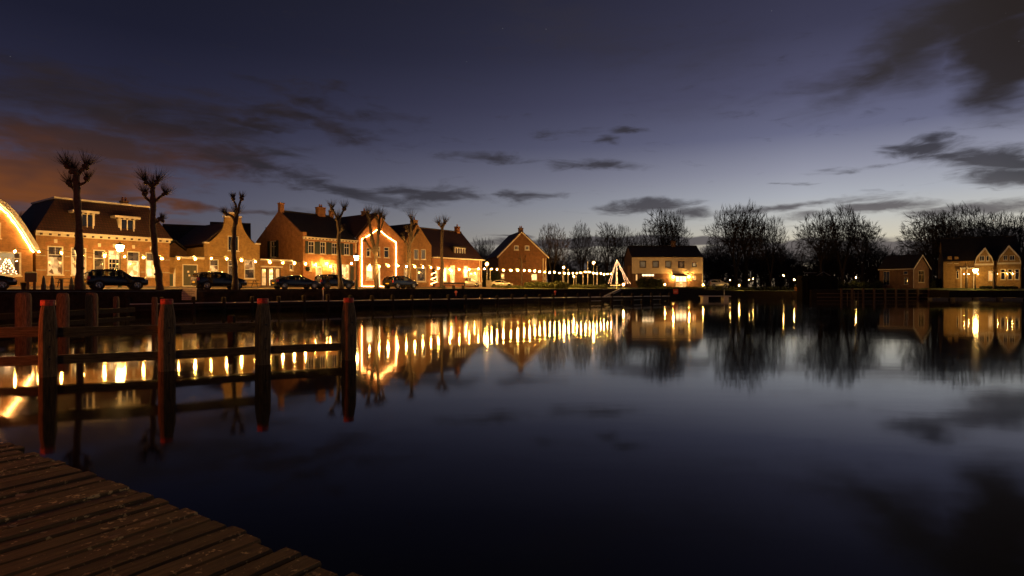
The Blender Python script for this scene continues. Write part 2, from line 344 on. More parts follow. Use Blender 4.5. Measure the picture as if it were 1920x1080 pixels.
# ------------------------------------------------------------------ mesh helpers
class MB:
    def __init__(s): s.v = []; s.f = []
    def add(s, vs, fs):
        o = len(s.v); s.v += [tuple(v) for v in vs]; s.f += [tuple(i+o for i in f) for f in fs]; return s
    def box(s, x0, x1, y0, y1, z0, z1):
        vs = [(x0,y0,z0),(x1,y0,z0),(x1,y1,z0),(x0,y1,z0),(x0,y0,z1),(x1,y0,z1),(x1,y1,z1),(x0,y1,z1)]
        return s.add(vs, [(0,3,2,1),(4,5,6,7),(0,1,5,4),(1,2,6,5),(2,3,7,6),(3,0,4,7)])
    def cyl(s, a, b, r0, r1=None, n=8, caps=True):
        r1 = r0 if r1 is None else r1
        a = Vector(a); b = Vector(b); d = (b-a)
        if d.length < 1e-6: return s
        d.normalize(); t = Vector((0,0,1)) if abs(d.z) < .9 else Vector((1,0,0))
        u = d.cross(t).normalized(); w = d.cross(u)
        vs = []
        for c, r in ((a, r0), (b, r1)):
            for k in range(n):
                q = 2*math.pi*k/n; vs.append(c + (u*math.cos(q)+w*math.sin(q))*r)
        fs = [(k, (k+1) % n, n+(k+1) % n, n+k) for k in range(n)]
        if caps: fs += [tuple(range(n-1,-1,-1)), tuple(range(n, 2*n))]
        return s.add(vs, fs)
    def tube(s, pts, rs, n=8):
        if isinstance(rs, (int, float)): rs = [rs]*len(pts)
        pts = [Vector(p) for p in pts]; ring = []; vs = []
        for i, p in enumerate(pts):
            d = (pts[min(i+1, len(pts)-1)]-pts[max(i-1, 0)]).normalized()
            t = Vector((.13,.99,.05)) if abs(d.y) < .9 else Vector((1,0,0))
            u = d.cross(t).normalized(); w = d.cross(u)
            for k in range(n):
                q = 2*math.pi*k/n; vs.append(p + (u*math.cos(q)+w*math.sin(q))*rs[i])
        fs = []
        for i in range(len(pts)-1):
            for k in range(n): fs.append((i*n+k, i*n+(k+1) % n, (i+1)*n+(k+1) % n, (i+1)*n+k))
        fs += [tuple(range(n-1,-1,-1)), tuple(range((len(pts)-1)*n, len(pts)*n))]
        return s.add(vs, fs)
    def lathe(s, prof, c=(0,0,0), n=10):
        vs = []; fs = []
        for r, z in prof:
            for k in range(n):
                q = 2*math.pi*k/n; vs.append((c[0]+r*math.cos(q), c[1]+r*math.sin(q), c[2]+z))
        for i in range(len(prof)-1):
            for k in range(n): fs.append((i*n+k, i*n+(k+1) % n, (i+1)*n+(k+1) % n, (i+1)*n+k))
        fs += [tuple(range(n-1,-1,-1)), tuple(range((len(prof)-1)*n, len(prof)*n))]
        return s.add(vs, fs)
    def ball(s, c, r, n=8, m=5, sz=1):
        return s.lathe([(max(.0008, r*math.sin(math.pi*i/m)), -r*sz*math.cos(math.pi*i/m)) for i in range(m+1)], c, n)
    def slab(s, quad, t):   # a thick polygon
        q = [Vector(p) for p in quad]; nrm = (q[1]-q[0]).cross(q[2]-q[0]).normalized(); n = len(q)
        vs = q + [p - nrm*t for p in q]
        return s.add(vs, [tuple(range(n)), tuple(range(2*n-1, n-1, -1))] + [(i, i+n, (i+1) % n+n, (i+1) % n) for i in range(n)])
    def wall(s, outline, holes, t, y=0):   # outline and holes are (x,z) lists; face at y, thickness behind it
        polys = [[Vector((p[0], p[1], 0)) for p in outline]] + [[Vector((p[0], p[1], 0)) for p in h] for h in holes]
        flat = [p for q in polys for p in q]; tris = tessellate_polygon(polys); n = len(flat)
        vs = [(p.x, y, p.y) for p in flat] + [(p.x, y+t, p.y) for p in flat]
        fs = [tuple(a) for a in tris] + [tuple(i+n for i in reversed(a)) for a in tris]
        o = 0
        for q in polys:
            k = len(q)
            for i in range(k): a, b = o+i, o+(i+1) % k; fs.append((a, b, b+n, a+n))
            o += k
        return s.add(vs, fs)
    def mesh(s, name):
        me = bpy.data.meshes.new(name); me.from_pydata(s.v, [], s.f); me.update(); return me
    def build(s, name, m, parent=None, loc=None, rz=0, smooth=False, **tags):
        me = s.mesh(name); me.materials.append(M[m] if isinstance(m, str) else m)
        if smooth: me.shade_smooth()
        return link(name, me, parent, loc, rz, **tags)
def link(name, me, parent=None, loc=None, rz=0, **tags):
    o = bpy.data.objects.new(name, me); C.objects.link(o)
    if parent: o.parent = parent
    if loc: o.location = loc
    if rz: o.rotation_euler = (0, 0, rz)
    for k, v in tags.items():
        if v: o[k] = v
    return o
def thing(name, label, cat, loc=(0,0,0), rz=0, group=None):
    o = bpy.data.objects.new(name, None); C.objects.link(o); o.location = loc; o.rotation_euler = (0,0,rz)
    o['label'] = label; o['category'] = cat
    if group: o['group'] = group
    return o
def tag(o, label, cat, group=None):
    o['label'] = label; o['category'] = cat
    if group: o['group'] = group
    return o
def copy_tree(o, parent=None):
    c = o.copy(); C.objects.link(c)
    if parent: c.parent = parent
    for ch in [k for k in bpy.data.objects if k.parent == o]: copy_tree(ch, c)
    return c
def P(px, Y, py):
    return Vector(((px-CX)/F*Y, Y, EYE+(CY-py)/F*Y))

# ------------------------------------------------------------------ quay line, ground, water
QW = [(-90,-12,2.1),(-45,34.3,2.1),(-31.7,47.6,2.09),(-13.5,65.5,2.08),(3.5,90,2.05),(30.5,115,2.1),(51,128,1.6),(60,126,1.5),(60.4,118.5,1.9),(84,118.5,1.9),(84.6,113.5,1.75),(140,109,1.75),(600,60,1.7)]
def offs(pl, d):
    out = []
    for i, p in enumerate(pl):
        a = Vector(pl[max(i-1,0)][:2]); b = Vector(pl[min(i+1,len(pl)-1)][:2]); t = (b-a).normalized(); n = Vector((-t.y, t.x))
        out.append(Vector(p[:2]) + n*d)
    return out
def on_quay(px, d=0, pl=None):      # where the sight line through px crosses the line d metres behind the quay edge
    r = (px-CX)/F; o = pl or offs(QW[:6], d)
    for i in range(len(o)-1):
        a, b = Vector(o[i][:2]), Vector(o[i+1][:2]); e = b-a; den = e.x - r*e.y
        if abs(den) < 1e-9: continue
        s = (r*a.y-a.x)/den
        if -1e-6 <= s <= 1+1e-6 and (a+e*s).y > 5: return a+e*s
    return Vector((r*60, 60))
def ground_z(x, y):
    best = 1e9
    for i in range(1, 5):
        a = Vector(QW[i][:2]); b = Vector(QW[i+1][:2]); e = b-a; t = max(0, min(1, (Vector((x,y))-a).dot(e)/e.length_squared))
        best = min(best, (Vector((x,y))-(a+e*t)).length)
    k = max(0, min(1, (best-3)/6)); k = k*k*(3-2*k)
    return 2.09 + .26*k
# water
MB().add([(-3000,-3000,0),(3000,-3000,0),(3000,3000,0),(-3000,3000,0)], [(0,1,2,3)]).build('water', 'water', kind='structure')
# street strip and ground
o0 = offs(QW[:6], .45)
zrow = [2.09, 2.10, 2.19, 2.35, 2.35]
rows = [o0, offs(QW[:6], 3), offs(QW[:6], 5.5), offs(QW[:6], 9), offs(QW[:6], 17)]
mb = MB(); vs = []
for r, zz in zip(rows, zrow): vs += [(p.x, p.y, zz) for p in r]
fs = [(j*6+i, j*6+i+1, (j+1)*6+i+1, (j+1)*6+i) for j in range(4) for i in range(5)]
# the last stretch beyond the houses is grass, so the paving stops at index 4
pav = [f for f in fs if f[0] % 6 < 4]
gr = [f for f in fs if f[0] % 6 >= 4]
mb.add(vs, pav); mb.build('street', 'paving', kind='structure')
MB().add(vs, gr).build('grass', 'grass', kind='structure')
far = [(-400,-12),(-400,200),(-300,900),(-200,2500),(0,2900),(200,2900),(900,2500),(1500,1800),(2000,1200),(2200,700),(2400,400),(2600,250),(2900,120)]
near17 = [tuple(p) for p in offs(QW[:6], 17)]
near = [(*p, 2.34) for p in near17] + [(46,141,1.9),(62,136,1.8),(66,128,2.0),(84,126,2.2),(88,121,2.2),(140,118,2.2),(600,80,2.1)]
vs = near + [(*p, 2.0) for p in far]; n = 13
MB().add(vs, [(i, i+1, n+i+1, n+i) for i in range(n-1)]).build('ground', 'earth', kind='structure')
# rim between shore edge and ground on the right-hand part
edge = [(*p[:2], p[2]) for p in QW[5:]]
edge[0] = (*offs(QW[:6], .45)[5], 2.09)
g2 = [(*offs(QW[:6], 17)[5], 2.34)] + near[6:]
vs = edge + g2; k = len(edge)
MB().add(vs, [(i, i+1, k+i+1, k+i) for i in range(k-1)]).build('bank', 'grass', kind='structure')
# bank behind the camera that the jetty comes from
MB().box(-88, 60, -60, -6.5, -1, 1.3).build('shore', 'earth', kind='structure')
# quay wall: stone face with a coping along its top
qw = thing('quay_wall', 'long dark quay wall with pale coping running below the parked cars and houses', 'quay wall')
mb = MB(); a = offs(QW[:6], 0); b = offs(QW[:6], .9); n6 = 6
vs = [(p.x,p.y,-1.2) for p in a] + [(p.x,p.y,1.93) for p in a] + [(p.x,p.y,1.93) for p in b] + [(p.x,p.y,-1.2) for p in b]
fs = [(i,i+1,n6+i+1,n6+i) for i in range(5)] + [(n6+i,n6+i+1,2*n6+i+1,2*n6+i) for i in range(5)]
mb.add(vs, fs).build('wall_face', 'quay_stone', qw)
mb = MB(); a = offs(QW[:5], -.05); b = offs(QW[:5], .45); q = 5
vs = [(p.x,p.y,1.94) for p in a]+[(p.x,p.y,2.10) for p in a]+[(p.x,p.y,2.10) for p in b]
mb.add(vs, [(i,i+1,q+i+1,q+i) for i in range(q-1)]+[(q+i,q+i+1,2*q+i+1,2*q+i) for i in range(q-1)]).build('coping', 'quay_stone', qw)
mb = MB(); pts = [(QW[i][0], QW[i][1]) for i in range(5, 11)]
for i in range(5):
    p, r = pts[i], pts[i+1]; zt = (QW[5+i][2]-.02, QW[6+i][2]-.02)
    mb.add([(*p,-1),(*r,-1),(*r,zt[1]),(*p,zt[0])], [(0,1,2,3)])
mb.build('bank_revetment', 'pile_timber', label='low dark timber lined bank round the far end of the harbour', category='bank wall')
MB().add([(84.6,113.46,-1),(140,108.96,-1),(140,108.96,1.74),(84.6,113.46,1.74)], [(0,1,2,3)]).build('quay_wall', 'quay_stone', label='low quay wall in front of the gabled house at the harbour end', category='quay wall')

# ------------------------------------------------------------------ houses
wcache = {}
def window(parent, x0, x1, z0, z1, y=0, pane='glass_dark', style='sash', fmat='white_paint', fw=.09, depth=.12, name='window', axis='x', split=None):
    """frame mesh with glazing bars and a pane as its child; placed at local x0..x1"""
    w, h = x1-x0, z1-z0
    key = (round(w,2), round(h,2), pane, style, fmat, fw, split)
    if key not in wcache:
        f = MB(); y0, y1 = -.04, .10
        f.box(0, fw, y0, y1, 0, h); f.box(w-fw, w, y0, y1, 0, h); f.box(fw, w-fw, y0, y1, h-fw, h); f.box(fw, w-fw, y0, y1, 0, fw)
        f.box(-.06, w+.06, -.10, y0-.002, -.07, .02)
        def bar_v(x, za=fw, zb=None, t=.03): f.box(x-t/2, x+t/2, 0, .06, za, zb or h-fw)
        def bar_h(z, t=.05, xa=fw, xb=None): f.box(xa, xb or w-fw, -.02, .07, z-t/2, z+t/2)
        if style == 'sash': bar_h(h*.68, .07)
        if style == 'tall': bar_h(h*.70, .06); bar_v(w/2, h*.70)
        if style == 'cross': bar_h(h*.66, .06); bar_v(w/2)
        if style == 'grid':
            bar_h(h*.5, .06)
            for k in (1, 2): bar_v(w*k/3)
            for k in (1, 2, 4, 5): bar_h(h*k/6, .025)
        if style == 'half': bar_v(w/2, t=.07)
        if style == 'triple': bar_v(w/3, t=.07); bar_v(2*w/3, t=.07)
        if style == 'quad':
            for k in (1,2,3): bar_v(w*k/4, t=.10)
        if style == 'shop': bar_h(h*.73, .09); bar_v(w*.30, h*.73, t=.06); bar_v(w*.65, h*.73, t=.06)
        if style == 'midbar': bar_h(h*.5, .06)
        me = f.mesh('window_frame'); me.materials.append(M[fmat])
        pn = []
        if split:
            zz = h*split[0]
            pn = [(MB().box(fw*.5, w-fw*.5, .08, .095, fw*.5, zz), split[1]), (MB().box(fw*.5, w-fw*.5, .08, .095, zz, h-fw*.5), split[2])]
        else: pn = [(MB().box(fw*.5, w-fw*.5, .08, .095, fw*.5, h-fw*.5), pane)]
        pm = []
        for g, mm in pn:
            p = g.mesh('pane'); p.materials.append(M[mm]); pm.append(p)
        wcache[key] = (me, pm)
    me, pm = wcache[key]
    o = link(name, me, parent)
    if axis == 'x': o.location = (x0, y+depth*.4, z0)
    else: o.location = (y+depth*.4, x1, z0); o.rotation_euler = (0,0,R(-90))
    for p in pm: link('pane', p, o)
    return o
class House:
    def __init__(s, name, label, O, d, base=2.3, cat='house'):
        d = Vector(d).normalized(); s.O = Vector(O); s.d = d; s.n = Vector((-d.y, d.x)); s.base = base
        s.t = thing(name, label, cat, (O[0], O[1], base), math.atan2(d.y, d.x)); s.holes = []; s.side_holes = []
    def sx(s, px, t=0):
        r = (px-CX)/F; O = s.O + s.n*t
        return (r*O.y-O.x)/(s.d.x-r*s.d.y)
    def Y(s, x, t=0): return (s.O+s.n*t+s.d*x).y
    def sz(s, px, py, t=0):
        return EYE+(CY-py)/F*s.Y(s.sx(px, t), t)-s.base
    def pt(s, px, py, t=0): return (s.sx(px, t), s.sz(px, py, t))
    def st(s, px, x=0):    # depth along side wall at local x for a pixel column
        r = (px-CX)/F; O = s.O + s.d*x
        return (r*O.y-O.x)/(s.n.x-r*s.n.y)
    def world(s, x, y, z): p = s.O+s.d*x+s.n*y; return Vector((p.x, p.y, s.base+z))
    def win(s, px0, px1, py0, py1, t=0, **k):
        x0, x1 = s.sx(px0, t), s.sx(px1, t); pm = (px0+px1)/2
        z1, z0 = s.sz(pm, py0, t), max(.05, s.sz(pm, py1, t))
        if t == 0: s.holes.append([(x0,z0),(x1,z0),(x1,z1),(x0,z1)])
        return window(s.t, x0, x1, z0, z1, y=t, **k), (x0, x1, z0, z1)
    def shutters(s, x0, x1, z0, z1, w=.42, y=-.03):
        for xa in (x0-w-.03, x1+.03):
            m_ = MB().box(xa, xa+w, y-.04, y, z0, z1); m_.box(xa+.05, xa+w-.05, y-.055, y-.041, z0+.08, z0+(z1-z0)*.48); m_.box(xa+.05, xa+w-.05, y-.055, y-.041, z0+(z1-z0)*.54, z1-.08)
            m_.build('shutter', 'shutter', s.t)
    def walls(s, outline, L, D, side_z, m, sideL=None, back=True, x0=0):
        mb = MB().wall(outline, s.holes, .25)
        lo = sideL or [(0.26,0),(D,0),(D,side_z),(.26,side_z)]
        # left side (face towards -x)
        w = MB().wall(lo, s.side_holes, .25)
        w.v = [(x0+v[1], v[0], v[2]) for v in w.v]; mb.add(w.v, w.f)
        mb.box(x0+L-.25, x0+L, .26, D, 0, side_z)
        if back: mb.box(x0+.26, x0+L-.26, D-.25, D, 0, side_z)
        return mb.build('wall', m, s.t)
def chimney(h, x, y, z0, z1, w=.6, d=.6, m='brick_brown', pots=2):
    mb = MB().box(x-w/2, x+w/2, y-d/2, y+d/2, z0, z1); mb.box(x-w/2-.06, x+w/2+.06, y-d/2-.06, y+d/2+.06, z1+.001, z1+.14)
    c = mb.build('chimney', m, h.t)
    for k in range(pots):
        px = x + (k-(pots-1)/2)*.3
        MB().lathe([(.10,0),(.12,.1),(.09,.35),(.11,.4)], (px, y, z1+.141), 8).build('chimney_pot', 'terracotta', c)
def gable_roof_front(h, L, D, ze, zr, m='roof_tile', over=.25, x0=0, y0=-.05, t=.14, apex=None, zeR=None):
    """ridge runs front to back"""
    ax = x0+L/2 if apex is None else apex; zeR = ze if zeR is None else zeR
    mb = MB(); sl = (zr-ze)/(ax-x0); slr = (zr-zeR)/(x0+L-ax)
    mb.slab([(x0-over, y0, ze-over*sl+t), (ax, y0, zr+t), (ax, D, zr+t), (x0-over, D, ze-over*sl+t)][::-1], t)
    mb.slab([(ax+.001, y0, zr+t), (x0+L+over, y0, zeR-over*slr+t), (x0+L+over, D, zeR-over*slr+t), (ax+.001, D, zr+t)][::-1], t)
    rf = mb.build('roof', m, h.t)
    MB().cyl((ax, y0, zr+t+.02), (ax, D, zr+t+.02), .11, n=8).build('ridge_tiles', m, rf)
    return rf
def eaves_roof(h, L, D, ze, zr, m='roof_tile', over=.3, x0=0, side=.1, t=.14):
    mb = MB(); my = D/2; sl = (zr-ze)/my
    mb.slab([(x0-side, -over, ze-over*sl+t), (x0+L+side, -over, ze-over*sl+t), (x0+L+side, my, zr+t), (x0-side, my, zr+t)], t)
    mb.slab([(x0-side, my+.001, zr+t), (x0+L+side, my+.001, zr+t), (x0+L+side, D+over, ze-over*sl+t), (x0-side, D+over, ze-over*sl+t)], t)
    rf = mb.build('roof', m, h.t)
    MB().cyl((x0-side, my, zr+t+.02), (x0+L+side, my, zr+t+.02), .11, n=8).build('ridge_tiles', m, rf)
    return rf
def gable_fill(h, L, D, ze, zr, m, xs, t=.22):
    mb = MB()
    for x in xs:
        mb.add([(x,.1,ze),(x,D-.1,ze),(x,D/2,zr-.05),(x+t,.1,ze),(x+t,D-.1,ze),(x+t,D/2,zr-.05)], [(0,2,1),(3,4,5),(0,1,4,3),(1,2,5,4),(2,0,3,5)])
    return mb.build('gable', m, h.t)
def cornice(h, x0, x1, z, hh=.32, dep=.34, brackets=0, m='white_paint'):
    mb = MB().box(x0-.1, x1+.1, -dep, -.003, z-hh*.45, z); mb.box(x0-.05, x1+.05, -.14, -.003, z-hh, z-hh*.45-.002)
    c = mb.build('cornice', m, h.t)
    if brackets:
        me = MB().box(-.07,.07,-dep+.05,-.142,-hh*.85,-hh*.45-.004).mesh('bracket'); me.materials.append(M['frame_dark'])
        for k in range(brackets):
            link('bracket', me, c, (x0+(x1-x0)*(k+.5)/brackets, 0, z))
    return c
def led(h, pts, m='led_glow', r=.045, y=-.08, name='light_strip'):
    rr_ = random.Random(int(r*1000)+len(pts)); Q = [Vector((p[0], p[2] if len(p) > 2 else y, p[1])) for p in pts]; path = []; rad = []
    for a, b in zip(Q, Q[1:]):
        n = max(1, int((b-a).length/.13))
        for k in range(n):
            path.append(a.lerp(b, k/n)+Vector((rr_.uniform(-.022,.022), 0, rr_.uniform(-.022,.022)))); rad.append(r*rr_.uniform(.45,1.25))
    path.append(Q[-1]); rad.append(r)
    mb = MB().tube(path, rad, 5)
    return mb.build(name, m, h.t)
def wall_lamp(h, px, py, m='bulb_glow', t=-.25, r=.10):
    x, z = h.sx(px, t), h.sz(px, py, t)
    a = MB().box(x-.05, x+.05, t+.1, -.003, z+.12, z+.17); a.box(x-.09, x+.09, t-.09, t+.09, z+.171, z+.21)
    a = a.build('wall_lamp', 'black_metal', h.t)
    lb = MB().ball((0,0,0), r*1.9, 12, 9).build('lamp_halo', 'bulb_halo_bright', a, loc=(x, t, z), smooth=True)  # oversized glowing shell added as the lamp's halo
    MB().ball((x,t,z), r*.62, 8, 6).build('lamp_core', m, a, smooth=True)

# ---- house with the light strip along its curved gable, far left
h = House('brick_house', 'brick house with curved gable outlined by a bright light strip at the photo edge', (-42.35,51.85), (.59,.81))
half = [(0,5.76),(-.86,7.44),(-1.6,8.66),(-2.31,9.36),(-3.6,10.15),(-5,10.5)]
half = [(a, b-h.base) for a, b in half]
prof = half + [(-10-a, b) for a, b in half[-2::-1]]
h.win(-95, 40, 471, 517, style='shop', pane='clear_glass', fw=.13)
h.win(-30, 2, 417, 447, style='cross', pane='room_warm')
mb = MB().wall([(-10,0),(0,0)]+prof, h.holes, .25); mb.box(-.25,0,.26,9,0,3.4); mb.box(-10,-9.75,.26,9,0,3.4)
mb.build('wall', 'brick_tan', h.t)
mb = MB()
up = [(0.45,half[0][1]-.35)]+[(a+.28, b+.25) for a, b in half[:-1]] + [(-5, half[-1][1]+.35)]; up = up + [(-10-a, b) for a, b in up[-2::-1]]
for i in range(len(up)-1):
    a, b = up[i], up[i+1]; mb.slab([(a[0],-.35,a[1]),(a[0],9,a[1]),(b[0],9,b[1]),(b[0],-.35,b[1])], .12)
mb.build('roof', 'roof_tile', h.t)
mb = MB(); ins = [(0.2,half[0][1]-.3)]+half[:-1]+[half[-1]]; ins = ins+[(-10-a, b) for a, b in ins[-2::-1]]
for i in range(len(up)-1):
    a, b, c, d = up[i], up[i+1], ins[i+1], ins[i]
    mb.add([(a[0],-.37,a[1]-.02),(b[0],-.37,b[1]-.02),(c[0],-.37,c[1]),(d[0],-.37,d[1]),(a[0],-.02,a[1]-.02),(b[0],-.02,b[1]-.02),(c[0],-.02,c[1]),(d[0],-.02,d[1])],
           [(0,1,2,3),(7,6,5,4),(0,4,5,1),(2,6,7,3),(1,5,6,2),(0,3,7,4)])
mb.build('verge_board', 'white_paint', h.t)
led(h, [(a-.16, b-.12) for a, b in ins[:6]]+[(-5, half[-1][1]-.2)]+[(-10-a+.16, b-.12) for a, b in ins[:6][::-1]], r=.07, y=-.16)
x0, x1 = h.sx(-95), h.sx(40)
MB().box(x0-.6, x1+.1, .5, 3.2, .75, .8).build('room_floor', 'wood_bench', h.t)
MB().box(x0-.6, x1+.3, 3.2, 3.3, 0, 4).build('room_wall', 'blind_lit', h.t)
HX = h
# Christmas tree standing in that window
p = h.world(h.sx(23), 1.4, .85)
t = thing('christmas_tree', 'small lit Christmas tree in the shop window at the photo edge', 'christmas tree', p)
mb = MB(); rr = random.Random(3)
for k in range(700):
    z = rr.random()**1.2*1.65; r = .78*(1-z/1.75)*math.sqrt(rr.random()); q = rr.random()*6.28
    c = Vector((r*math.cos(q), r*math.sin(q), z+.1)); d = Vector((math.cos(q), math.sin(q), -.3))*.11; s_ = Vector((-math.sin(q), math.cos(q), 0))*.03
    mb.add([c-s_, c+s_, c+d], [(0,1,2)])
mb.build('branches', 'leaf', t, kind='stuff')
me = MB().ball((0,0,0), .032, 6, 4).mesh('fairy_light'); me.materials.append(M['tree_led'])
for k in range(60):
    z = (k+.5)/60*1.55; r = .76*(1-z/1.75); q = k*2.4
    link('fairy_light', me, t, (r*math.cos(q), r*math.sin(q), z+.1))
MB().cyl((0,0,-.05), (0,0,1.6), .03).build('trunk', 'bark', t)

# ---- mansard house
h = House('mansard_house', 'long one storey brick house with red tiled mansard roof and two dormers', (-42.2,52), (.59,.81)); H2 = h
L = h.sx(318); zg = 7.26-h.base
for px0, px1, y0, y1, kw in [(89,119,462,516,dict(style='tall', split=(.62,'room_warm','room_dim'))), (133,162,465,517,dict(style='tall', split=(.66,'room_warm','room_dim'))),
        (175,197,469,519,dict(style='sash', pane='room_dim')), (203,225,470,519,dict(style='grid', split=(.66,'glass_dark','room_bright'))),
        (238,262,472,534,dict(style='sash', split=(.72,'room_bright','room_dim'))), (273,293,474,520,dict(style='sash', split=(.66,'room_bright','room_dim')))]:
    w_, (a, b, c, d) = h.win(px0, px1, y0, y1, **kw)
    MB().box((a+b)/2-.12, (a+b)/2+.12, -.07, -.003, d+.28, d+.62).build('keystone', 'white_paint', h.t)
    mb = MB(); n = 9
    for k in range(n):
        u0, u1 = k/n, (k+1)/n; f = lambda u: d+.10+.22*(1-(2*u-1)**2); xa, xb = a-.15+(b-a+.3)*u0, a-.15+(b-a+.3)*u1
        mb.add([(xa,-.05,f(u0)-.1),(xb,-.05,f(u1)-.1),(xb,-.05,f(u1)+.16),(xa,-.05,f(u0)+.16),(xa,-.003,f(u0)-.1),(xb,-.003,f(u1)-.1),(xb,-.003,f(u1)+.16),(xa,-.003,f(u0)+.16)], [(0,1,2,3),(3,2,6,7),(0,4,5,1)])
    mb.build('arch', 'brick_orange', h.t)
h.walls([(0,0),(L,0),(L,zg-.02),(0,zg-.02)], L, 9.5, zg-.02, 'brick_tan')
xs = sorted([(q[0][0], q[1][0]) for q in h.holes])
for zz in (1.45, 2.75):
    edges = [0] + [v for p in xs for v in (p[0]-.1, p[1]+.1)] + [L]
    for i in range(0, len(edges), 2):
        if edges[i+1]-edges[i] > .1: MB().box(edges[i], edges[i+1], -.035, -.003, zz, zz+.1).build('string_course', 'stone', h.t)
cornice(h, 0, L, zg+.04, .42, .4, brackets=17)
zt = 10.5-h.base; a0, a1 = 1.84, 9.77
mb = MB()
mb.slab([(-.1,-.3,zg+.05),(L+.1,-.3,zg+.05),(a1,1.5,zt),(a0,1.5,zt)], .12)
mb.slab([(-.1,9.8,zg+.05),(-.1,-.3,zg+.05),(a0,1.5,zt),(a0,8,zt)], .12)
mb.slab([(L+.1,-.3,zg+.05),(L+.1,9.8,zg+.05),(a1,8,zt),(a1,1.5,zt)], .12)
mb.slab([(L+.1,9.8,zg+.05),(-.1,9.8,zg+.05),(a0,8,zt),(a1,8,zt)], .12)
mb.build('roof', 'roof_tile', h.t)
MB().box(a0-.1,a1+.1,1.35,8.1,zt+.003,zt+.16).build('roof_edge', 'white_paint', h.t)
for k, (p0, p1, y0, y1, b0, b1, by) in enumerate([(152,176,401,433,134,184,399.5),(226,252,411,438,213,261,405)]):
    td = -.02; x0, x1 = h.sx(p0,td), h.sx(p1,td); z1, z0 = h.sz((p0+p1)/2,y0,td), h.sz((p0+p1)/2,y1,td)
    dm = MB().box(x0-.12, x1+.12, td+.16, 2.4, z0-.3, z1+.02).build('dormer', 'white_paint', h.t)
    f = window(h.t, x0, x1, z0, z1, y=td, style='half', pane='glass_dark'); f.parent = dm
    xa, xb = h.sx(b0,td), h.sx(b1,td)
    MB().box(xa, xb, td-.35, 2.6, z1+.03, z1+.24).build('dormer_roof', 'white_paint', dm)
    me = MB().box(-.06,.06,td-.3,td-.05,z1-.08,z1+.028).mesh('bracket'); me.materials.append(M['frame_dark'])
    for q in range(5): link('bracket', me, dm, (xa+(xb-xa)*(q+.5)/5, 0, 0))
chimney(h, 9.2, 6, zt-.5, zt+.9, m='brick_tan')

# ---- low annex with green double door
O = H2.world(L+.06, .3, 0)
h = House('annex', 'low brick annex with green double doors between mansard house and bell gable', (O.x, O.y), (.62,.78), cat='annex')
L = h.sx(383); zp = h.sz(350, 483)
h.win(310.5,329,502,538, style='plain', pane='door_lit', fw=.12, name='doorway')
_, (a,b,c,d) = h.win(342,371,496,540, style='plain', pane='room_dim', fw=.10, name='door_opening')
MB().box(a+.1,(a+b)/2-.01,.02,.07,c+.02,d-.1).build('door', 'door_green', h.t); MB().box((a+b)/2+.01,b-.1,.02,.07,c+.02,d-.1).build('door', 'door_green', h.t)
me = MB().box(-.09,.09,-.01,.018,-.1,.1).mesh('notice'); me.materials.append(M['white_paint'])
for px, py in ((353,510),(365.5,510),(355,517)): link('notice', me, h.t, (h.sx(px), 0, h.sz(px,py)))
x0 = h.sx(311); x1 = h.sx(328.5)
MB().box(x0+.1, x1-.2, -.02, .04, .1, 1.35).build('half_door', 'dark_green', h.t)
h.walls([(0,0),(L-.03,0),(L-.03,zp-.05),(0,zp-.05)], L-.03, 4, zp-.05, 'brick_yellow')
xa = h.sx(328)
MB().box(xa, L-.06, -.22, -.003, zp-.16, zp+.08).build('cornice', 'white_paint', h.t)
MB().box(0, L-.03, 0, 4, zp-.045, zp-.003).build('flat_roof', 'roof_dark', h.t)
HA = h
# small gable behind the annex
h = House('cottage', 'small dim gabled cottage behind the green doored annex', tuple(HA.world(.1, 4.4, 0).xy), (.62,.78))
L = 4.4; h.walls([(0,0),(L,0),(L,3.3),(L/2,5.0),(0,3.3)], L, 5, 3.3, 'brick_brown'); gable_roof_front(h, L, 5.2, 3.3, 5.05, 'roof_dark')
# dark houses further back
for nm, lab, O, L, D, ze, zr, ch in [('dark_house','dark roofed house with one chimney behind the mansard house roof end',(-42.5,70.5),7.6,8,5.2,7.75,(7.2,)),
                         ('dark_house','dark tiled house rising behind the bell gable house to its left',(-37.5,72.5),4.6,7,5.0,8.2,(2.8,)),
                         ('dark_house','dark roofed house glimpsed between bell gable and shuttered house',(-33.3,79.5),5.6,7,4.6,8.2,(2.0,))]:
    h = House(nm, lab, O, (.92,.39)); h.walls([(0,0),(L,0),(L,ze),(0,ze)], L, D, ze, 'brick_brown'); eaves_roof(h, L, D, ze, zr, 'roof_dark'); gable_fill(h, L, D, ze, zr, 'brick_brown', (0, L-.22))
    for c_ in ch: chimney(h, c_, D/2, zr-.4, zr+1.0, pots=1)

# ---- bell gable house
O = HA.world(HA.sx(383), 0, 0)
h = House('bell_gable_house', 'yellow brick house with a curved bell gable and white capped shoulders', (O.x, O.y), (.62,.78)); H3 = h
pp = [(383,457),(391.5,455.5),(399,450),(406,443.5),(413,436),(418,429),(421,418),(421.6,408),(430,407.4),(430.3,401),(436,397.5),(442.7,400.5),(443,408.6),(452.3,408.8),(453.5,421),(459,434),(466,446),(472,453),(478,458),(487,460.4)]
top = [h.pt(*q) for q in pp][::-1]; L = top[0][0]
for a in [(393,410,487,509.5,dict(style='midbar', split=(.5,'room_warm','room_dim'))),(427,446,488,522,dict(style='sash', pane='room_dim')),(458,478,488,523,dict(style='midbar', split=(.5,'room_dim','room_warm'))),(427,448,443,471,dict(style='half', pane='glass_dark'))]:
    h.win(*a[:4], **a[4])
h.walls([(0,0),(L,0)]+top, L, 9, 4.4, 'brick_yellow')
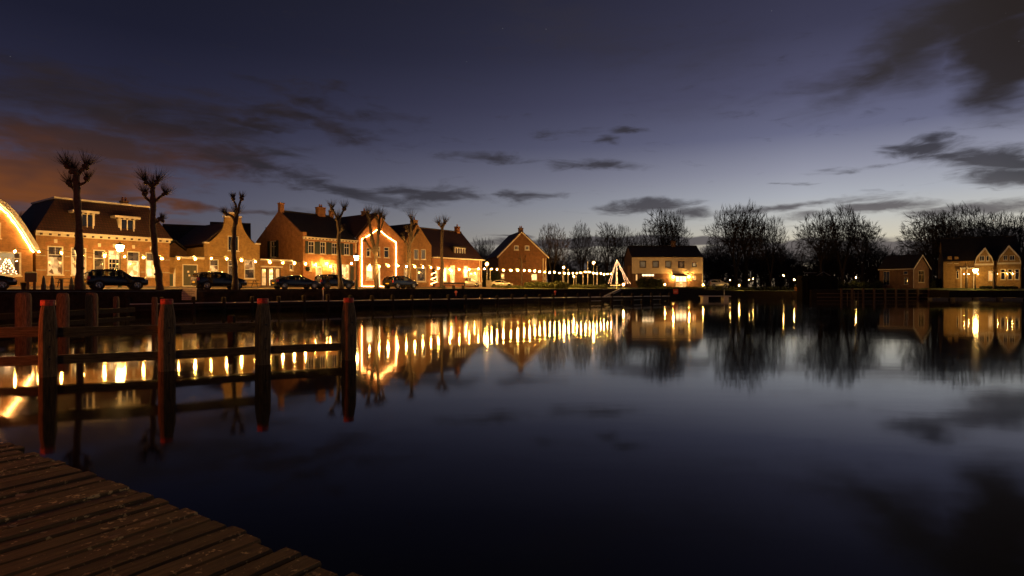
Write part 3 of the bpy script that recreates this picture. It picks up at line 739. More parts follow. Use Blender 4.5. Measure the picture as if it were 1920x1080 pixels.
# white cap stones on the gable steps
for a, b in (((383,456.5),(391,455.5)),((421,407.5),(430,406.8)),((430.4,400.5),(442.6,400)),((443.2,408.2),(452.6,408.6)),((479,459),(487.3,460))):
    q, r = h.pt(*a), h.pt(*b); MB().box(min(q[0],r[0])-.05, max(q[0],r[0])+.05, -.09, .34, q[1]+.003, q[1]+.16).build('cap_stone', 'white_paint', h.t)
xc = h.sx(436); zr = h.sz(436, 415)
gable_roof_front(h, L, 9, 4.5, zr-.3, 'roof_tile', over=0, y0=.3, apex=xc)
led3 = h
# ---- glass fronted link between bell gable and shuttered house
O = h.world(L+.03, 0.1, 0)
h = House('link_building', 'low glass fronted link building with pale beam beside the bell gable house', (O.x, O.y), (.62,.78), cat='annex'); HL = h
L = h.sx(566.5); zp = h.sz(520, 487.5)
h.win(489.5,501,503,537, style='midbar', pane='door_lit', fw=.10, name='glass_door', fmat='frame_dark'); h.win(503.5,514,503,537, style='midbar', pane='room_bright', fmat='frame_dark', name='glass_door'); h.win(516,526,503,537, style='midbar', pane='door_lit', fmat='frame_dark', name='glass_door')
h.win(543,550,496,508, style='plain', pane='room_dim')
h.walls([(0,0),(L,0),(L,zp-.2),(0,zp-.2)], L, 3, zp-.2, 'brick_tan')
x1 = h.sx(548)
MB().box(0, x1, -.16, -.003, zp-.19, zp+.06).build('beam', 'white_paint', h.t); MB().box(0, h.sx(528), -.3, -.003, zp-.95, zp-.8).build('door_canopy', 'white_paint', h.t)
MB().box(0, L, 0, 3, zp-.197, zp-.05).build('flat_roof', 'roof_dark', h.t)

# ---- shuttered house
h = House('shuttered_house', 'two storey brick house with green shutters, pale gutter board and dark roof', (-26.0,73.0), (.62,.78)); H4 = h
L = h.sx(668); zg = 8.57-h.base; D = 11.4; zr = 12.25-h.base
for a,b,c,d in [(578,589.5,453,476),(600,611,454,477),(622,633,456,478),(645,656,457,479)]:
    _, (x0,x1,z0,z1) = h.win(a,b,c,d, style='cross', pane='glass_dark'); h.shutters(x0,x1,z0,z1)
h.win(592,604,500,536, style='sash', pane='room_warm', name='door_opening', fw=.12); h.win(621,631,495,521, style='grid', pane='room_warm'); h.win(640,655,496,525, style='grid', pane='room_bright')
_, (x0,x1,z0,z1) = h.win(580,583.5,497,508.5, style='plain', pane='glass_dark', fw=.05)
x0, x1 = h.sx(656.5), h.sx(663); MB().box(x0,x1,-.07,-.003,h.sz(660,526),h.sz(660,500)).build('shutter','shutter',h.t)
t0, t1 = h.st(518), h.st(507); z0, z1 = h.sz(567,0)*0, 0
Ym = (h.O+h.n*(t0+t1)/2).y; z1 = EYE+(CY-452)/F*Ym-h.base; z0 = EYE+(CY-483)/F*Ym-h.base
side = [(.26,0),(D,0),(D,zg),(D/2,zr),(.26,zg+.35)]
h.side_holes = [[(t0,z0),(t1,z0),(t1,z1),(t0,z1)]]
mb = MB().wall([(0,0),(L,0),(L,zg-.02),(0,zg-.02)], h.holes, .25)
w = MB().wall(side, h.side_holes, .3); w.v = [(v[1], v[0], v[2]) for v in w.v]; mb.add(w.v, w.f)
mb.box(L-.25,L,.26,D,0,zg); mb.box(.31,L-.26,D-.25,D,0,zg); mb.build('wall', 'brick_orange', h.t)
window(h.t, t0, t1, z0, z1, y=0, axis='y', style='cross', pane='glass_dark')
for ta in (t0-.62, t1+.05): MB().box(-.09,-.03,ta,ta+.57,z0,z1).build('shutter','shutter',h.t)
cornice(h, 0, L, zg+.04, .3, .34, brackets=16)
eaves_roof(h, L-.3, D, zg+.05, zr-.1, 'roof_dark', over=.25, x0=.32, side=0)
MB().box(-.02,.5,.0,.55,zg+.0,zg+.62).build('gable_shoulder', 'brick_orange', h.t)
chimney(h, .35, D/2, zr-.3, zr+.95, .55, .6, 'brick_orange', pots=0)
xc = h.sx(601, D/2); chimney(h, xc, D/2, zr-.4, zr+1.0, 1.15, .7, 'brick_orange', 2)
xc = h.sx(621, D/2); chimney(h, xc, D/2, zr-.4, zr+.75, .5, .5, 'brick_orange', 0)
MB().cyl((L-.12,-.1,.1),(L-.12,-.1,zg-.35),.05).build('downpipe', 'white_paint', h.t)
for q in ((592,497),(613,495),(619.5,500)): wall_lamp(h, *q, m='bulb_glow' if q[0] != 613 else 'bulb_bright')
mb = MB().lathe([(.1,0),(.24,.1),(.3,.35),(.2,.55)], (h.sx(574.5), -.3, h.sz(574.5,509)), 8); mb.build('hanging_basket', 'leaf_dark', h.t)

# ---- gable house outlined with lights
O = H4.world(L+.45, .1, 0)
h = House('outlined_gable_house', 'orange brick gable house traced by a continuous line of warm lights', (O.x, O.y), (.62,.78)); H5 = h
L = h.sx(757); xa = h.sx(708); za = h.sz(708, 402); zl, zr_ = h.sz(677,446), h.sz(752,452)
for a in [(687,695,465,482,dict(style='sash', pane='glass_dark')),(705,713,463,483,dict(style='sash', pane='glass_dark')),(720,730,464,484,dict(style='sash', pane='glass_dark')),
          (686,700,498,526,dict(style='midbar', split=(.62,'room_bright','window_white'), fw=.16)),(708,713.5,497,536,dict(style='sash', pane='window_white', name='door_opening'))]: h.win(*a[:4], **a[4])
h.walls([(0,0),(L,0),(L,zr_),(xa,za),(0,zl)], L, 10, zl-.1, 'brick_orange')
gable_roof_front(h, L, 10, zl, za-.05, 'roof_tile', over=.15, y0=.3, apex=xa, zeR=zr_)
chimney(h, xa, 3, za-.4, za+.5, .6, .6, 'brick_brown', pots=1)
lp = [h.pt(q, w_) for q, w_ in [(677.5,537.5),(677.5,449),(693,441),(708,430),(725,444),(742,455),(742,537.5)]]
led(h, lp, 'led_glow', r=.045, y=-.1); led(h, [(lp[0][0],.12),(lp[-1][0],.12)], 'led_soft', r=.06, y=-.35)
# ---- brown gable house
O = H5.world(L+.05, .1, 0)
h = House('brown_gable_house', 'tall narrow brown brick gable house with two small upper windows', (O.x, O.y), (.62,.78)); H6 = h
L = h.sx(809); xa = L/2; za = h.sz(783, 421); zl = h.sz(757,458); zr_ = h.sz(808,461)
for a in [(776,785,468,487,dict(style='plain', split=(.9,'panel_shade','glass_dark'))),(789.5,798.5,468,487,dict(style='plain', pane='panel_shade')),(781,799,502,529,dict(style='plain', pane='room_dim', fw=.16)),(757.5,768,503,528,dict(style='sash', pane='room_warm', fw=.14))]: h.win(*a[:4], **a[4])
h.walls([(0,0),(L,0),(L,zr_),(xa,za),(0,zl)], L, 9, zl-.3, 'brick_tan')
gable_roof_front(h, L, 9, zl, za-.05, 'roof_tile', over=.1, y0=.3, apex=xa, zeR=zr_)
chimney(h, xa, .8, za-.5, za+.55, .8, .7, 'brick_tan', pots=1)
# ---- long house with dormer
O = H6.world(L+.25, .1, 0)
h = House('dormer_house', 'long red brick house with big tiled roof, one white dormer and bright doorways', (O.x, O.y), (.62,.78)); H7 = h
L = h.sx(904); zg = 7.0-h.base; D = 10; zr = 11.85-h.base
for a in [(817,822,505,530,dict(style='sash', pane='room_bright')),(830.5,838.5,502,529,dict(style='plain', pane='window_white', fw=.12)),(844.5,853,498,533,dict(style='midbar', pane='room_bright', fw=.16, name='door_opening')),
          (869.5,877,499,521,dict(style='plain', pane='window_white', fw=.14)),(880,897,504,532,dict(style='plain', pane='garage_lit', fw=.1, name='garage_door'))]: h.win(*a[:4], **a[4])
h.walls([(0,0),(L,0),(L,zg-.02),(0,zg-.02)], L, D, zg-.02, 'brick_red'); gable_fill(h, L, D, zg-.02, zr, 'brick_red', (0, L-.22))
eaves_roof(h, L, D, zg+.05, zr, 'roof_tile'); 
MB().box(-.1, L+.3, -.42, -.003, zg-.15, zg+.02).build('gutter', 'white_paint', h.t)
td = .7; x0, x1 = h.sx(853.5,td), h.sx(872.5,td); z1, z0 = h.sz(863,465,td), h.sz(863,481,td)
dm = MB().box(x0-.3,x1+.15,td+.16,4.2,z0-.4,z1+.02).build('dormer','roof_dark',h.t); f = window(h.t,x0,x1,z0,z1,y=td,style='quad',pane='room_dim'); f.parent = dm
MB().box(x0-.35,x1+.2,td-.15,4.4,z1+.03,z1+.16).build('dormer_roof','roof_dark',dm)
chimney(h, L-.9, D/2, zr-.4, zr+.9, .7, .7, 'brick_red', 1)
for k in (0,.5): MB().cyl((L-.25+k*.0-k,-.12,.05),(L-.25-k,-.12,zg-.16),.05).build('downpipe','white_paint',h.t)
for q in ((846,508),(874,509),(890,513)): wall_lamp(h, *q, m='bulb_bright' if q[0] == 846 else 'bulb_glow')

# ---- gable end house beyond
h = House('gable_end_house', 'dark red brick gable end with pale verges and two tiny square windows', (-2.55,112), (.97,.24)); H9 = h
L = h.sx(1025); xa = h.sx(977.5); za = h.sz(977.5,436); ze = h.sz(937,480)
h.win(964,972.5,461,469.5, style='plain', pane='panel_shade', fw=.14); h.win(984,992.5,461,469.5, style='plain', pane='panel_shade', fw=.14)
h.win(996.5,1007,514,526, style='half', pane='room_bright'); h.win(939,946,513,523, style='plain', pane='room_warm')
h.walls([(0,0),(L,0),(L,ze),(xa,za),(0,ze)], L, 10, ze, 'brick_dark')
gable_roof_front(h, L, 10, ze, za, 'roof_tile', over=.35, y0=-.3, apex=xa)
mb = MB()
for sgn, xe in ((1,-.38),(-1,L+.38)):
    sl = (za-ze)/(xa if sgn > 0 else L-xa); zb = ze-.38*sl
    mb.add([(xe,-.36,zb-.16),(xa,-.36,za-.16),(xa,-.36,za+.12),(xe,-.36,zb+.12),(xe,-.31,zb-.16),(xa,-.31,za-.16),(xa,-.31,za+.12),(xe,-.31,zb+.12)], [(0,1,2,3),(7,6,5,4),(3,2,6,7),(0,4,5,1)])
mb.build('verge_board', 'white_paint', h.t)
chimney(h, xa+.05, .7, za-.3, za+.75, .85, .7, 'brick_brown', 2)
for px in (1018,1023): MB().cyl((h.sx(px),-.1,.05),(h.sx(px),-.1,h.sz(px,482)-.3),.06).build('downpipe','white_paint',h.t)

# ---- cream house
h = House('cream_house', 'wide house with cream upper storey, dark ground floor and lit glazed porch', (27.4,134), (1,0)); HW = h
L = h.sx(1317); zt = h.sz(1250,482); zm = h.sz(1250,513.3)
for a,b,c,d,pn in [(1199,1211.5,489.4,502.8,'panel_shade'),(1223,1235.5,489.4,502.8,'panel_shade'),(1247,1259,489.4,502.8,'panel_shade'),(1271,1283.5,489.8,503,'room_dim'),(1297.5,1306,492.5,501,'blind_lit')]:
    h.win(a,b,c,d, style='midbar' if a > 1290 else 'plain', pane=pn, fmat='frame_dark', fw=.2)
up_h = list(h.holes); h.holes = []
h.win(1203.5,1227,513.9,519, style='quad', pane='window_white', fmat='frame_dark'); h.win(1298,1306,517.5,526, style='half', pane='room_bright', fmat='frame_dark'); h.win(1191.5,1196,514.5,527, style='plain', pane='door_lit', fmat='frame_dark')
MB().wall([(0,zm+.003),(L,zm+.003),(L,zt),(0,zt)], up_h, .3, -.06).build('upper_wall', 'cream', h.t)
MB().wall([(0,0),(L,0),(L,zm),(0,zm)], h.holes, .3).box(0,.3,.31,9,0,zt).box(L-.3,L,.31,9,0,zt).box(.31,L-.31,8.7,9,0,zt).build('wall', 'brick_brown', h.t)
eaves_roof(h, L, 9, zt+.03, h.sz(1250,463,4.5), 'roof_dark', over=.35); gable_fill(h, L, 9, zt, h.sz(1250,463,4.5), 'brick_brown', (0,L-.25))
chimney(h, h.sx(1262,4.5), 4.5, h.sz(1250,466,4.5), h.sz(1250,463,4.5)+1.2, .9,.8,'brick_brown',0)
MB().box(L-.1,L+.08,-.2,-.07,0,zt).build('downpipe','white_paint',h.t)
x0, x1 = h.sx(1267,-1.4), h.sx(1287,-1.4); zp = h.sz(1277,518,-1.4)
pc = MB().box(x0-.25,x1+.25,-1.75,-.07,zp,zp+.22).build('porch_roof','frame_dark',h.t)
for k in range(4):
    x = x0+(x1-x0)*k/3; MB().box(x-.05,x+.05,-1.45,-1.35,0,zp).build('porch_post','white_paint',pc)
for k in range(3):
    a = x0+(x1-x0)*k/3+.07; b = x0+(x1-x0)*(k+1)/3-.07
    MB().box(a,b,-1.42,-1.38,.15,zp*.46).build('porch_pane','room_bright' if k==1 else 'door_lit',pc); MB().box(a,b,-1.42,-1.38,zp*.52,zp-.1).build('porch_pane','window_white' if k!=1 else 'window_white',pc)
for q in ((1262.5,519.5),(1292,519.5)): wall_lamp(h, *q, m='bulb_bright', t=-.3, r=.19)
MB().box(-.9,-.02,.5,6,0,h.sz(1184,498)).build('side_wing','brick_brown',h.t)

# ---- pump house
h = House('brick_cottage', 'small dim brick cottage on the quay with pale verge boards', (82.8,121), (.9,.43), base=2.1); HB = h
L = 5.4; ze = 6.4-h.base; zr = 9.0-h.base; D = 7
h.win(1722,1733,508,530, style='cross', pane='glass_dark', fmat='stone')
h.side_holes = []
wl = []
for (p0,p1,ya,yb,st) in [(1656,1668,509,535,'half'),(1695,1703,520,534,'half'),(1694,1702,509,515,'plain')]:
    t1, t0 = h.st(p0), h.st(p1); Ym = (h.O+h.n*(t0+t1)/2).y; z1 = EYE+(CY-ya)/F*Ym-h.base; z0 = EYE+(CY-yb)/F*Ym-h.base
    h.side_holes.append([(t0,z0),(t1,z0),(t1,z1),(t0,z1)]); wl.append((t0,t1,z0,z1,st))
h.walls([(0,0),(L,0),(L,ze),(L/2,zr),(0,ze)], L, D, ze, 'brick_brown')
for t0,t1,z0,z1,st in wl: window(h.t, t0,t1,z0,z1, axis='y', style=st, pane='glass_dark', fmat='stone')
gable_roof_front(h, L, D+.2, ze, zr, 'roof_dark', over=.25, y0=-.25)
mb = MB(); sl = (zr-ze)/(L/2); zb = ze-.3*sl
for xe in (-.3, L+.3): mb.add([(xe,-.31,zb-.12),(L/2,-.31,zr-.12),(L/2,-.31,zr+.14),(xe,-.31,zb+.14),(xe,-.26,zb-.12),(L/2,-.26,zr-.12),(L/2,-.26,zr+.14),(xe,-.26,zb+.14)], [(0,1,2,3),(7,6,5,4),(3,2,6,7),(0,4,5,1)])
mb.box(-.36,-.27,-.2,D+.2,zb-.05,zb+.1).build('verge_board','white_paint',h.t)
MB().cyl((-.06,-.06,.1),(-.06,-.06,ze-.1),.05).build('downpipe','white_paint',h.t)

# ---- big gabled house at the right
h = House('gabled_house', 'large yellow lit house with two pointed front gables at the harbour end', (91.2,124), (.86,-.51), base=2.1); HR = h
L = h.sx(1916); ze = h.sz(1800,488); zr = h.sz(1850,446,5)
h.win(1777,1785,481,494, style='half', pane='glass_dark'); h.win(1789.5,1797,482,494, style='half', pane='glass_dark'); h.win(1793,1798,508,523, style='sash', pane='glass_dark')
h.walls([(0,0),(L,0),(L,ze),(0,ze)], L, 10, ze, 'brick_yellow'); eaves_roof(h, L, 10, ze, zr, 'roof_dark'); gable_fill(h, L, 10, ze, zr, 'brick_yellow', (0,L-.25))
for i, (p0,p1,pa,ya,ye,wins) in enumerate([(1827,1863,1847,465,495,[(1836.5,1846,480,490,'half'),(1849,1855,480,490,'plain'),(1853,1861.5,508,527,'L')]),
                            (1870,1914,1891,461,493,[(1881,1889,479,488.5,'half'),(1893,1903,479,488.5,'half'),(1876,1885,505,525,'sash'),(1889.5,1898.5,505,525,'sash'),(1902.5,1911.5,505,525,'sash')])]):
    t = -1.0; x0, x1, xa = h.sx(p0,t), h.sx(p1,t), h.sx(pa,t); za = h.sz(pa,ya,t); zz = h.sz(pa,ye,t); hl = []
    bay = thing('tmp','x','y') if False else None
    ws = []
    for a,b,c,d,st in wins:
        q = (h.sx(a,t),h.sx(b,t),h.sz((a+b)/2,d,t),h.sz((a+b)/2,c,t)); hl.append([(q[0],q[2]),(q[1],q[2]),(q[1],q[3]),(q[0],q[3])]); ws.append((q,st))
    w1 = (x1-x0)
    mid = [(x0,zz),(x0+w1*.10,zz+(za-zz)*.38),(x0+w1*.28,zz+(za-zz)*.66),(xa,za),(x1-w1*.28,zz+(za-zz)*.66),(x1-w1*.10,zz+(za-zz)*.38),(x1,zz)]
    mb = MB().wall([(x0,0),(x1,0)]+mid[::-1], hl, .25, t); mb.box(x0,x0+.25,t+.26,-.003,0,zz); mb.box(x1-.25,x1,t+.26,-.003,0,zz)
    by = mb.build('gable_bay','brick_yellow',h.t)
    for q, st in ws:
        w_ = window(h.t, *q, y=t, style='sash' if st=='L' else st, pane='door_lit' if st=='L' else ('room_warm' if (st=='sash' and q[0] > 15) else 'glass_dark')); w_.parent = by
    mb = MB()
    for k in range(6):
        a, b = mid[k], mid[k+1]; mb.slab([(a[0],t-.25,a[1]+.12),(b[0],t-.25,b[1]+.12),(b[0],3,b[1]+.12),(a[0],3,a[1]+.12)], .1)
    mb.build('gable_roof','roof_dark',by)
    mb = MB()
    for k in range(6):
        a, b = mid[k], mid[k+1]
        mb.add([(a[0],t-.29,a[1]-.38),(b[0],t-.29,b[1]-.38),(b[0],t-.29,b[1]+.12),(a[0],t-.29,a[1]+.12),(a[0],t-.2,a[1]-.38),(b[0],t-.2,b[1]-.38)], [(0,1,2,3),(0,4,5,1)])
    mb.box(x0,x1,t-.12,t-.003,zz-.3,zz+.05).build('bargeboard','white_paint',by)
x0, x1 = h.sx(1801,-2), h.sx(1828,-2); zp = h.sz(1815,502,-2)
pc = MB().box(x0,x1,-2.1,-.01,zp-.3,zp).build('veranda_roof','white_paint',h.t)
for x in (x0+.1,x1-.2): MB().box(x-.07,x+.07,-2.0,-1.86,0,zp-.3).build('veranda_post','white_paint',pc)
for q in ((1808,514.5),(1816.5,514.5),(1834,514.5)): wall_lamp(h, *q, m='garden_glow', t=-1.6, r=.065)
for q in ((1870.5,513.5),(1888.7,513.5),(1898.5,513.5)): wall_lamp(h, *q, m='garden_glow', t=-1.5, r=.065)

# ------------------------------------------------------------------ trees
def dome(seed, H, R_, N, fork=.25, zc=.62, rz=.38, trunk_r=.38, twigs=6, tl=.95, minr=.024):
    """bare tree: limbs split again and again towards points spread through a domed crown"""
    r = random.Random(seed); segs = []; T = []
    while len(T) < N:
        v = Vector((r.gauss(0,1), r.gauss(0,1), r.gauss(0,1))).normalized()*(r.random()**.32)
        if v.z < -.55: continue
        lump = 1+.10*math.sin(v.x*5+seed)+.08*math.sin(v.y*6+seed*2)+.06*math.sin(v.z*9)
        T.append(Vector((v.x*R_*lump, v.y*R_*lump, H*(zc+rz*v.z*lump))))
    def seg(a, b, ra, rb, lv):
        m_ = a.lerp(b, .5)+Vector((r.uniform(-1,1), r.uniform(-1,1), r.uniform(-.5,1)))*(b-a).length*.035
        segs.append((a, m_, ra, (ra+rb)/2, lv)); segs.append((m_, b, (ra+rb)/2, rb, lv))
    def grow(p, ts, lv):
        n = len(ts); ra = trunk_r*(n/N)**.5
        if n == 1:
            t_ = ts[0]; rb = max(minr, .02); seg(p, t_, max(ra,.03), rb, lv+1); d0 = (t_-p).normalized()
            for k in range(twigs):
                d = (d0+Vector((r.uniform(-1,1), r.uniform(-1,1), r.uniform(-.4,1.1)))*.48+Vector((0,0,.12))).normalized(); q = p.lerp(t_, r.uniform(.55,1)); L_ = r.uniform(.5,1.3)*tl
                segs.append((q, q+d*L_, rb*.9, rb*.45, lv+2))
            return
        ax = Vector((r.gauss(0,1), r.gauss(0,1), r.gauss(0,.45))).normalized(); ts = sorted(ts, key=lambda v: v.dot(ax)); k = max(1, min(n-1, int(n*r.uniform(.35,.65))))
        for g in (ts[:k], ts[k:]):
            c = sum(g, Vector())/len(g); f = r.uniform(.22,.36) if n > 6 else r.uniform(.4,.6); d = c-p
            e = p+d*f; e.z += abs(d.z)*.04+ .02*H*(1 if n > N*.3 else 0)
            seg(p, e, ra, trunk_r*(len(g)/N)**.5, lv+1); grow(e, g, lv+1)
    b0 = Vector((r.uniform(-.2,.2), r.uniform(-.2,.2), H*fork)); seg(Vector((0,0,0)), b0, trunk_r*1.25, trunk_r, 0); grow(b0, T, 0)
    return segs
def branchy(seed, H, spread=.5, levels=5, trunk_r=.28, first=.22, kids=(3,4), **kw):
    return dome(seed, H, H*.24, 22, .3, .62, .36, trunk_r, 2, .25, .01)
def seg_arrays(segs, minr=.0, sides=3, widen=1.0):
    A = np.array([s[0] for s in segs]); B = np.array([s[1] for s in segs]); ra = np.maximum(np.array([s[2] for s in segs]), minr); rb = np.maximum(np.array([s[3] for s in segs]), minr)
    D = B-A; D /= np.linalg.norm(D, axis=1)[:,None]+1e-9
    T = np.where(np.abs(D[:,2:3]) < .9, np.array([[0,0,1.]]), np.array([[1.,0,0]])); U = np.cross(D, T); U /= np.linalg.norm(U, axis=1)[:,None]; V = np.cross(D, U)
    n = len(segs); vs = np.zeros((n, 2*sides, 3))
    for k in range(sides):
        q = 2*math.pi*k/sides; o = U*math.cos(q)+V*math.sin(q); vs[:,k] = A+o*ra[:,None]; vs[:,sides+k] = B+o*rb[:,None]
    base = np.array([[k,(k+1)%sides,sides+(k+1)%sides,sides+k] for k in range(sides)])
    fs = (base[None]+ (np.arange(n)*2*sides)[:,None,None]).reshape(-1,4)
    return vs.reshape(-1,3), fs
def np_mesh(name, vs, fs, m):
    me = bpy.data.meshes.new(name); nv, nf = len(vs), len(fs); k = fs.shape[1]
    me.vertices.add(nv); me.vertices.foreach_set('co', vs.astype(np.float32).ravel()); me.loops.add(nf*k); me.polygons.add(nf)
    me.loops.foreach_set('vertex_index', fs.astype(np.int32).ravel()); me.polygons.foreach_set('loop_start', np.arange(nf, dtype=np.int32)*k)
    me.update(calc_edges=True); me.materials.append(M[m]); return me
tree_var = []
for sd, kw in [(11, dict(N=760, R_=6, fork=.10)), (23, dict(N=900, R_=7, fork=.16)), (37, dict(N=620, R_=4.6, fork=.26, zc=.64, rz=.37)), (51, dict(N=170, R_=6, fork=.12, twigs=3, tl=1.4, minr=.035))]:
    sg = dome(sd, 16, **kw)
    tr = [s for s in sg if s[4] <= 3]; cr = [s for s in sg if s[4] > 3]
    v1, f1 = seg_arrays(tr, .05, 6 if sd < 50 else 3); v2, f2 = seg_arrays(cr, .0, 3)
    tree_var.append((np_mesh('trunk', v1, f1, 'far_bark'), np_mesh('crown', v2, f2, 'twig'), v1, f1, v2, f2, kw['R_']*1.12))
def bare_tree(px, Y, top, width, var, label, rz=0, group='bare winter trees behind the harbour', x_base=None):
    base = 2.2; H = EYE+(CY-top)/F*Y-base; vr = tree_var[var]; w = width/F*Y/2*1.0
    t = thing('bare_tree', label, 'tree', ((px-CX)/F*Y, Y, base-.1), rz, group)
    t.scale = (w/vr[6], w/vr[6], H/16.2)
    link('trunk', vr[0], t); link('crown', vr[1], t)
    return t
TREES = [(1035,124,420,66,0,'slim bare tree with pale lit trunk right of the gable end house',.3),
 (1090,150,419,62,1,'slim bare tree halfway between gable end house and light cone',1.1),
 (1138,155,418,50,2,'narrow bare tree rising left of the cone of lights',2.3),
 (1165,160,421,50,0,'narrow bare tree just behind the cone of lights',4),
 (1195,165,436,54,1,'low bare tree peeping over the left end of the cream house',.8),
 (1240,160,392,74,2,'bare tree with oval crown over the cream house roof',1.9),
 (1263,166,396,66,1,'second trunk of the oval crowned tree over the cream house',5.2),
 (1380,150,383,118,1,'very broad bushy bare tree right of the cream house',2.2),
 (1398,158,392,92,2,'bare tree whose crown merges with the broad bushy one',.5),
 (1445,155,405,64,0,'smaller bare tree at the right flank of the bushy pair',3.1),
 (1540,150,396,100,0,'left of the two big bare crowns above the dark lock',.9),
 (1580,152,387,116,1,'big domed bare tree above the dark lock',4.4),
 (1618,165,412,70,2,'slender bare tree closing the big domed crown on its right',2.7),
 (1660,175,462,80,1,'low bare tree left of the small brick cottage',1.3),
 (1745,150,396,110,2,'bare tree behind the small brick cottage roof',2.0),
 (1762,133,400,100,0,'dark trunked bare tree standing between cottage and gabled house',5.5),
 (1805,155,384,128,1,'tallest bare tree behind the left end of the gabled house',3.7),
 (1865,160,398,112,0,'bare tree above the first gable of the gabled house',1.6),
 (1915,158,402,96,2,'bare tree at the photo edge behind the second gable',4.9),
 (905,150,446,56,1,'thin bare bush behind the dormer house roof end',0),
 (60,100,398,110,2,'faint bare tree showing between light strip house and mansard roof',2.2)]
for px, Y, top, w, v, lab, rz in TREES: bare_tree(px, Y, top, w, v, lab, rz)
# far woodland: one mass
rr = random.Random(5); VV = []; FF = []; off = 0
for k in range(95):
    px = rr.choice([rr.uniform(885,1190), rr.uniform(1180,1700), rr.uniform(1320,1700), rr.uniform(1330,1640), rr.uniform(1700,1960)]); Y = rr.uniform(182,240)
    top = rr.uniform(462,484) if px < 1200 else rr.uniform(456,484)
    if 1640 < px < 1700: top = 488
    vr = tree_var[3]; H = (CY-top)/F*Y; ws = H/16*rr.uniform(1.1,1.7); a = rr.random()*6.28; ca, sa = math.cos(a), math.sin(a)
    for v, f in ((vr[2],vr[3]),(vr[4],vr[5])):
        q = v.copy(); x = (q[:,0]*ca-q[:,1]*sa)*ws; y = (q[:,0]*sa+q[:,1]*ca)*ws; q[:,0] = x+(px-CX)/F*Y; q[:,1] = y+Y; q[:,2] = q[:,2]*H/16+1.9
        VV.append(q); FF.append(f+off); off += len(q)
# undergrowth of the wood: slivers of twig filling the gaps low down
nr = np.random.RandomState(3); n = 26000
def ug(x0, x1, top, n):
    px = nr.uniform(x0, x1, n); Y = nr.uniform(176, 215, n); X = (px-CX)/F*Y; hm = ((CY-top)/F*Y)*(.8+.2*np.sin(px*.045)+.1*np.sin(px*.13+1)); Z = 1.9+hm*nr.uniform(0,1,n)**.8
    a = nr.normal(size=(n,3)); a[:,2] = np.abs(a[:,2])+.4; a /= np.linalg.norm(a,axis=1)[:,None]; b = np.cross(a, nr.normal(size=(n,3))); b /= np.linalg.norm(b,axis=1)[:,None]; c = np.stack([X,Y,Z],1); l = nr.uniform(.5,1.5,n)[:,None]
    return np.stack([c-b*.10, c+b*.10, c+a*l+b*.04, c+a*l-b*.04], 1).reshape(-1,3)
for q in (ug(900,1190,485,9000), ug(1318,1500,478,12000), ug(1480,1660,482,11000), ug(1640,1760,520,3000), ug(1740,1960,490,6000)):
    VV.append(q); FF.append(np.arange(len(q)).reshape(-1,4)+off); off += len(q)
o = link('woodland', np_mesh('woodland', np.vstack(VV), np.vstack(FF), 'twig'), kind='stuff')
o['label'] = 'dark leafless woodland massed behind the harbour'
# leafy masses
def leaf_mass(seed, ells, n, size):
    """small leaf faces spread through ellipsoids (cx,cy,cz,rx,ry,rz)"""
    r = np.random.RandomState(seed); vs = []
    for (cx,cy,cz,rx,ry,rz) in ells:
        d = r.normal(size=(n,3)); d /= np.linalg.norm(d,axis=1)[:,None]; rad = r.uniform(.35,1,n)**.4*r.uniform(.8,1.1,n)
        c = d*rad[:,None]*np.array([rx,ry,rz])+np.array([cx,cy,cz]); c[:,2] = np.maximum(c[:,2], cz-rz*.98)
        a = r.normal(size=(n,3)); a /= np.linalg.norm(a,axis=1)[:,None]; b = np.cross(a, r.normal(size=(n,3))); b /= np.linalg.norm(b,axis=1)[:,None]
        s = size*r.uniform(.6,1.3,n)[:,None]; vs.append(np.stack([c-a*s*.5, c+b*s*.35, c+a*s*.5, c-b*s*.35], 1))
    v = np.concatenate(vs).reshape(-1,3); f = np.arange(len(v)).reshape(-1,4); return v, f
def bush(name, label, cat, px0, px1, Y, ytop, zb=2.2, n=900, m='leaf', seed=1, dy=1.2, size=.22, lumps=None, group=None):
    x0, x1 = (px0-CX)/F*Y, (px1-CX)/F*Y; H = EYE+(CY-ytop)/F*Y-zb; k = lumps or max(1, int((x1-x0)/(H*1.3)))
    rr = random.Random(seed); es = []; cx = (x0+x1)/2
    for i in range(k):
        x = x0+(i+.5)*(x1-x0)/k-cx; hh = H*rr.uniform(.75,1.05); es.append((x, rr.uniform(-.2,.2), hh*.48, (x1-x0)/k*.68, dy, hh*.54))
    v, f = leaf_mass(seed, es, n, size)
    t = thing(name, label, cat, (cx, Y, zb), 0, group); link('foliage', np_mesh('foliage', v, f, m), t)
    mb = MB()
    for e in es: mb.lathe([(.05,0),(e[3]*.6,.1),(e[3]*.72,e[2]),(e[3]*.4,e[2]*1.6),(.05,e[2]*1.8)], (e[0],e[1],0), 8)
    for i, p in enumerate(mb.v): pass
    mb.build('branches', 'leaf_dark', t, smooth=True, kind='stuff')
    return t
bush('hedge', 'long dark clipped hedge below the cream house along the bank', 'hedge', 1196, 1330, 121, 538, 1.9, n=500, m='leaf_dark', seed=4, lumps=12)
bush('hedge', 'dark hedge on the bank right of the cream house', 'hedge', 1330, 1500, 133, 537, 1.5, n=380, m='leaf_dark', seed=6, lumps=14)
bush('bush', 'rounded dark bush in front of the cream house left windows', 'bush', 1196, 1232, 131, 517, n=1500, m='leaf_dark', seed=8, lumps=2, dy=1.6)
bush('bush', 'scruffy pale bush beside the cream house porch', 'bush', 1230, 1244, 131, 519, n=500, m='leaf_warm', seed=9, lumps=1)
bush('shrub_bed', 'bed of low green shrubs below the gable end house', 'shrubs', 984, 1066, 100, 529, n=900, m='leaf_warm', seed=10, lumps=9, size=.3)
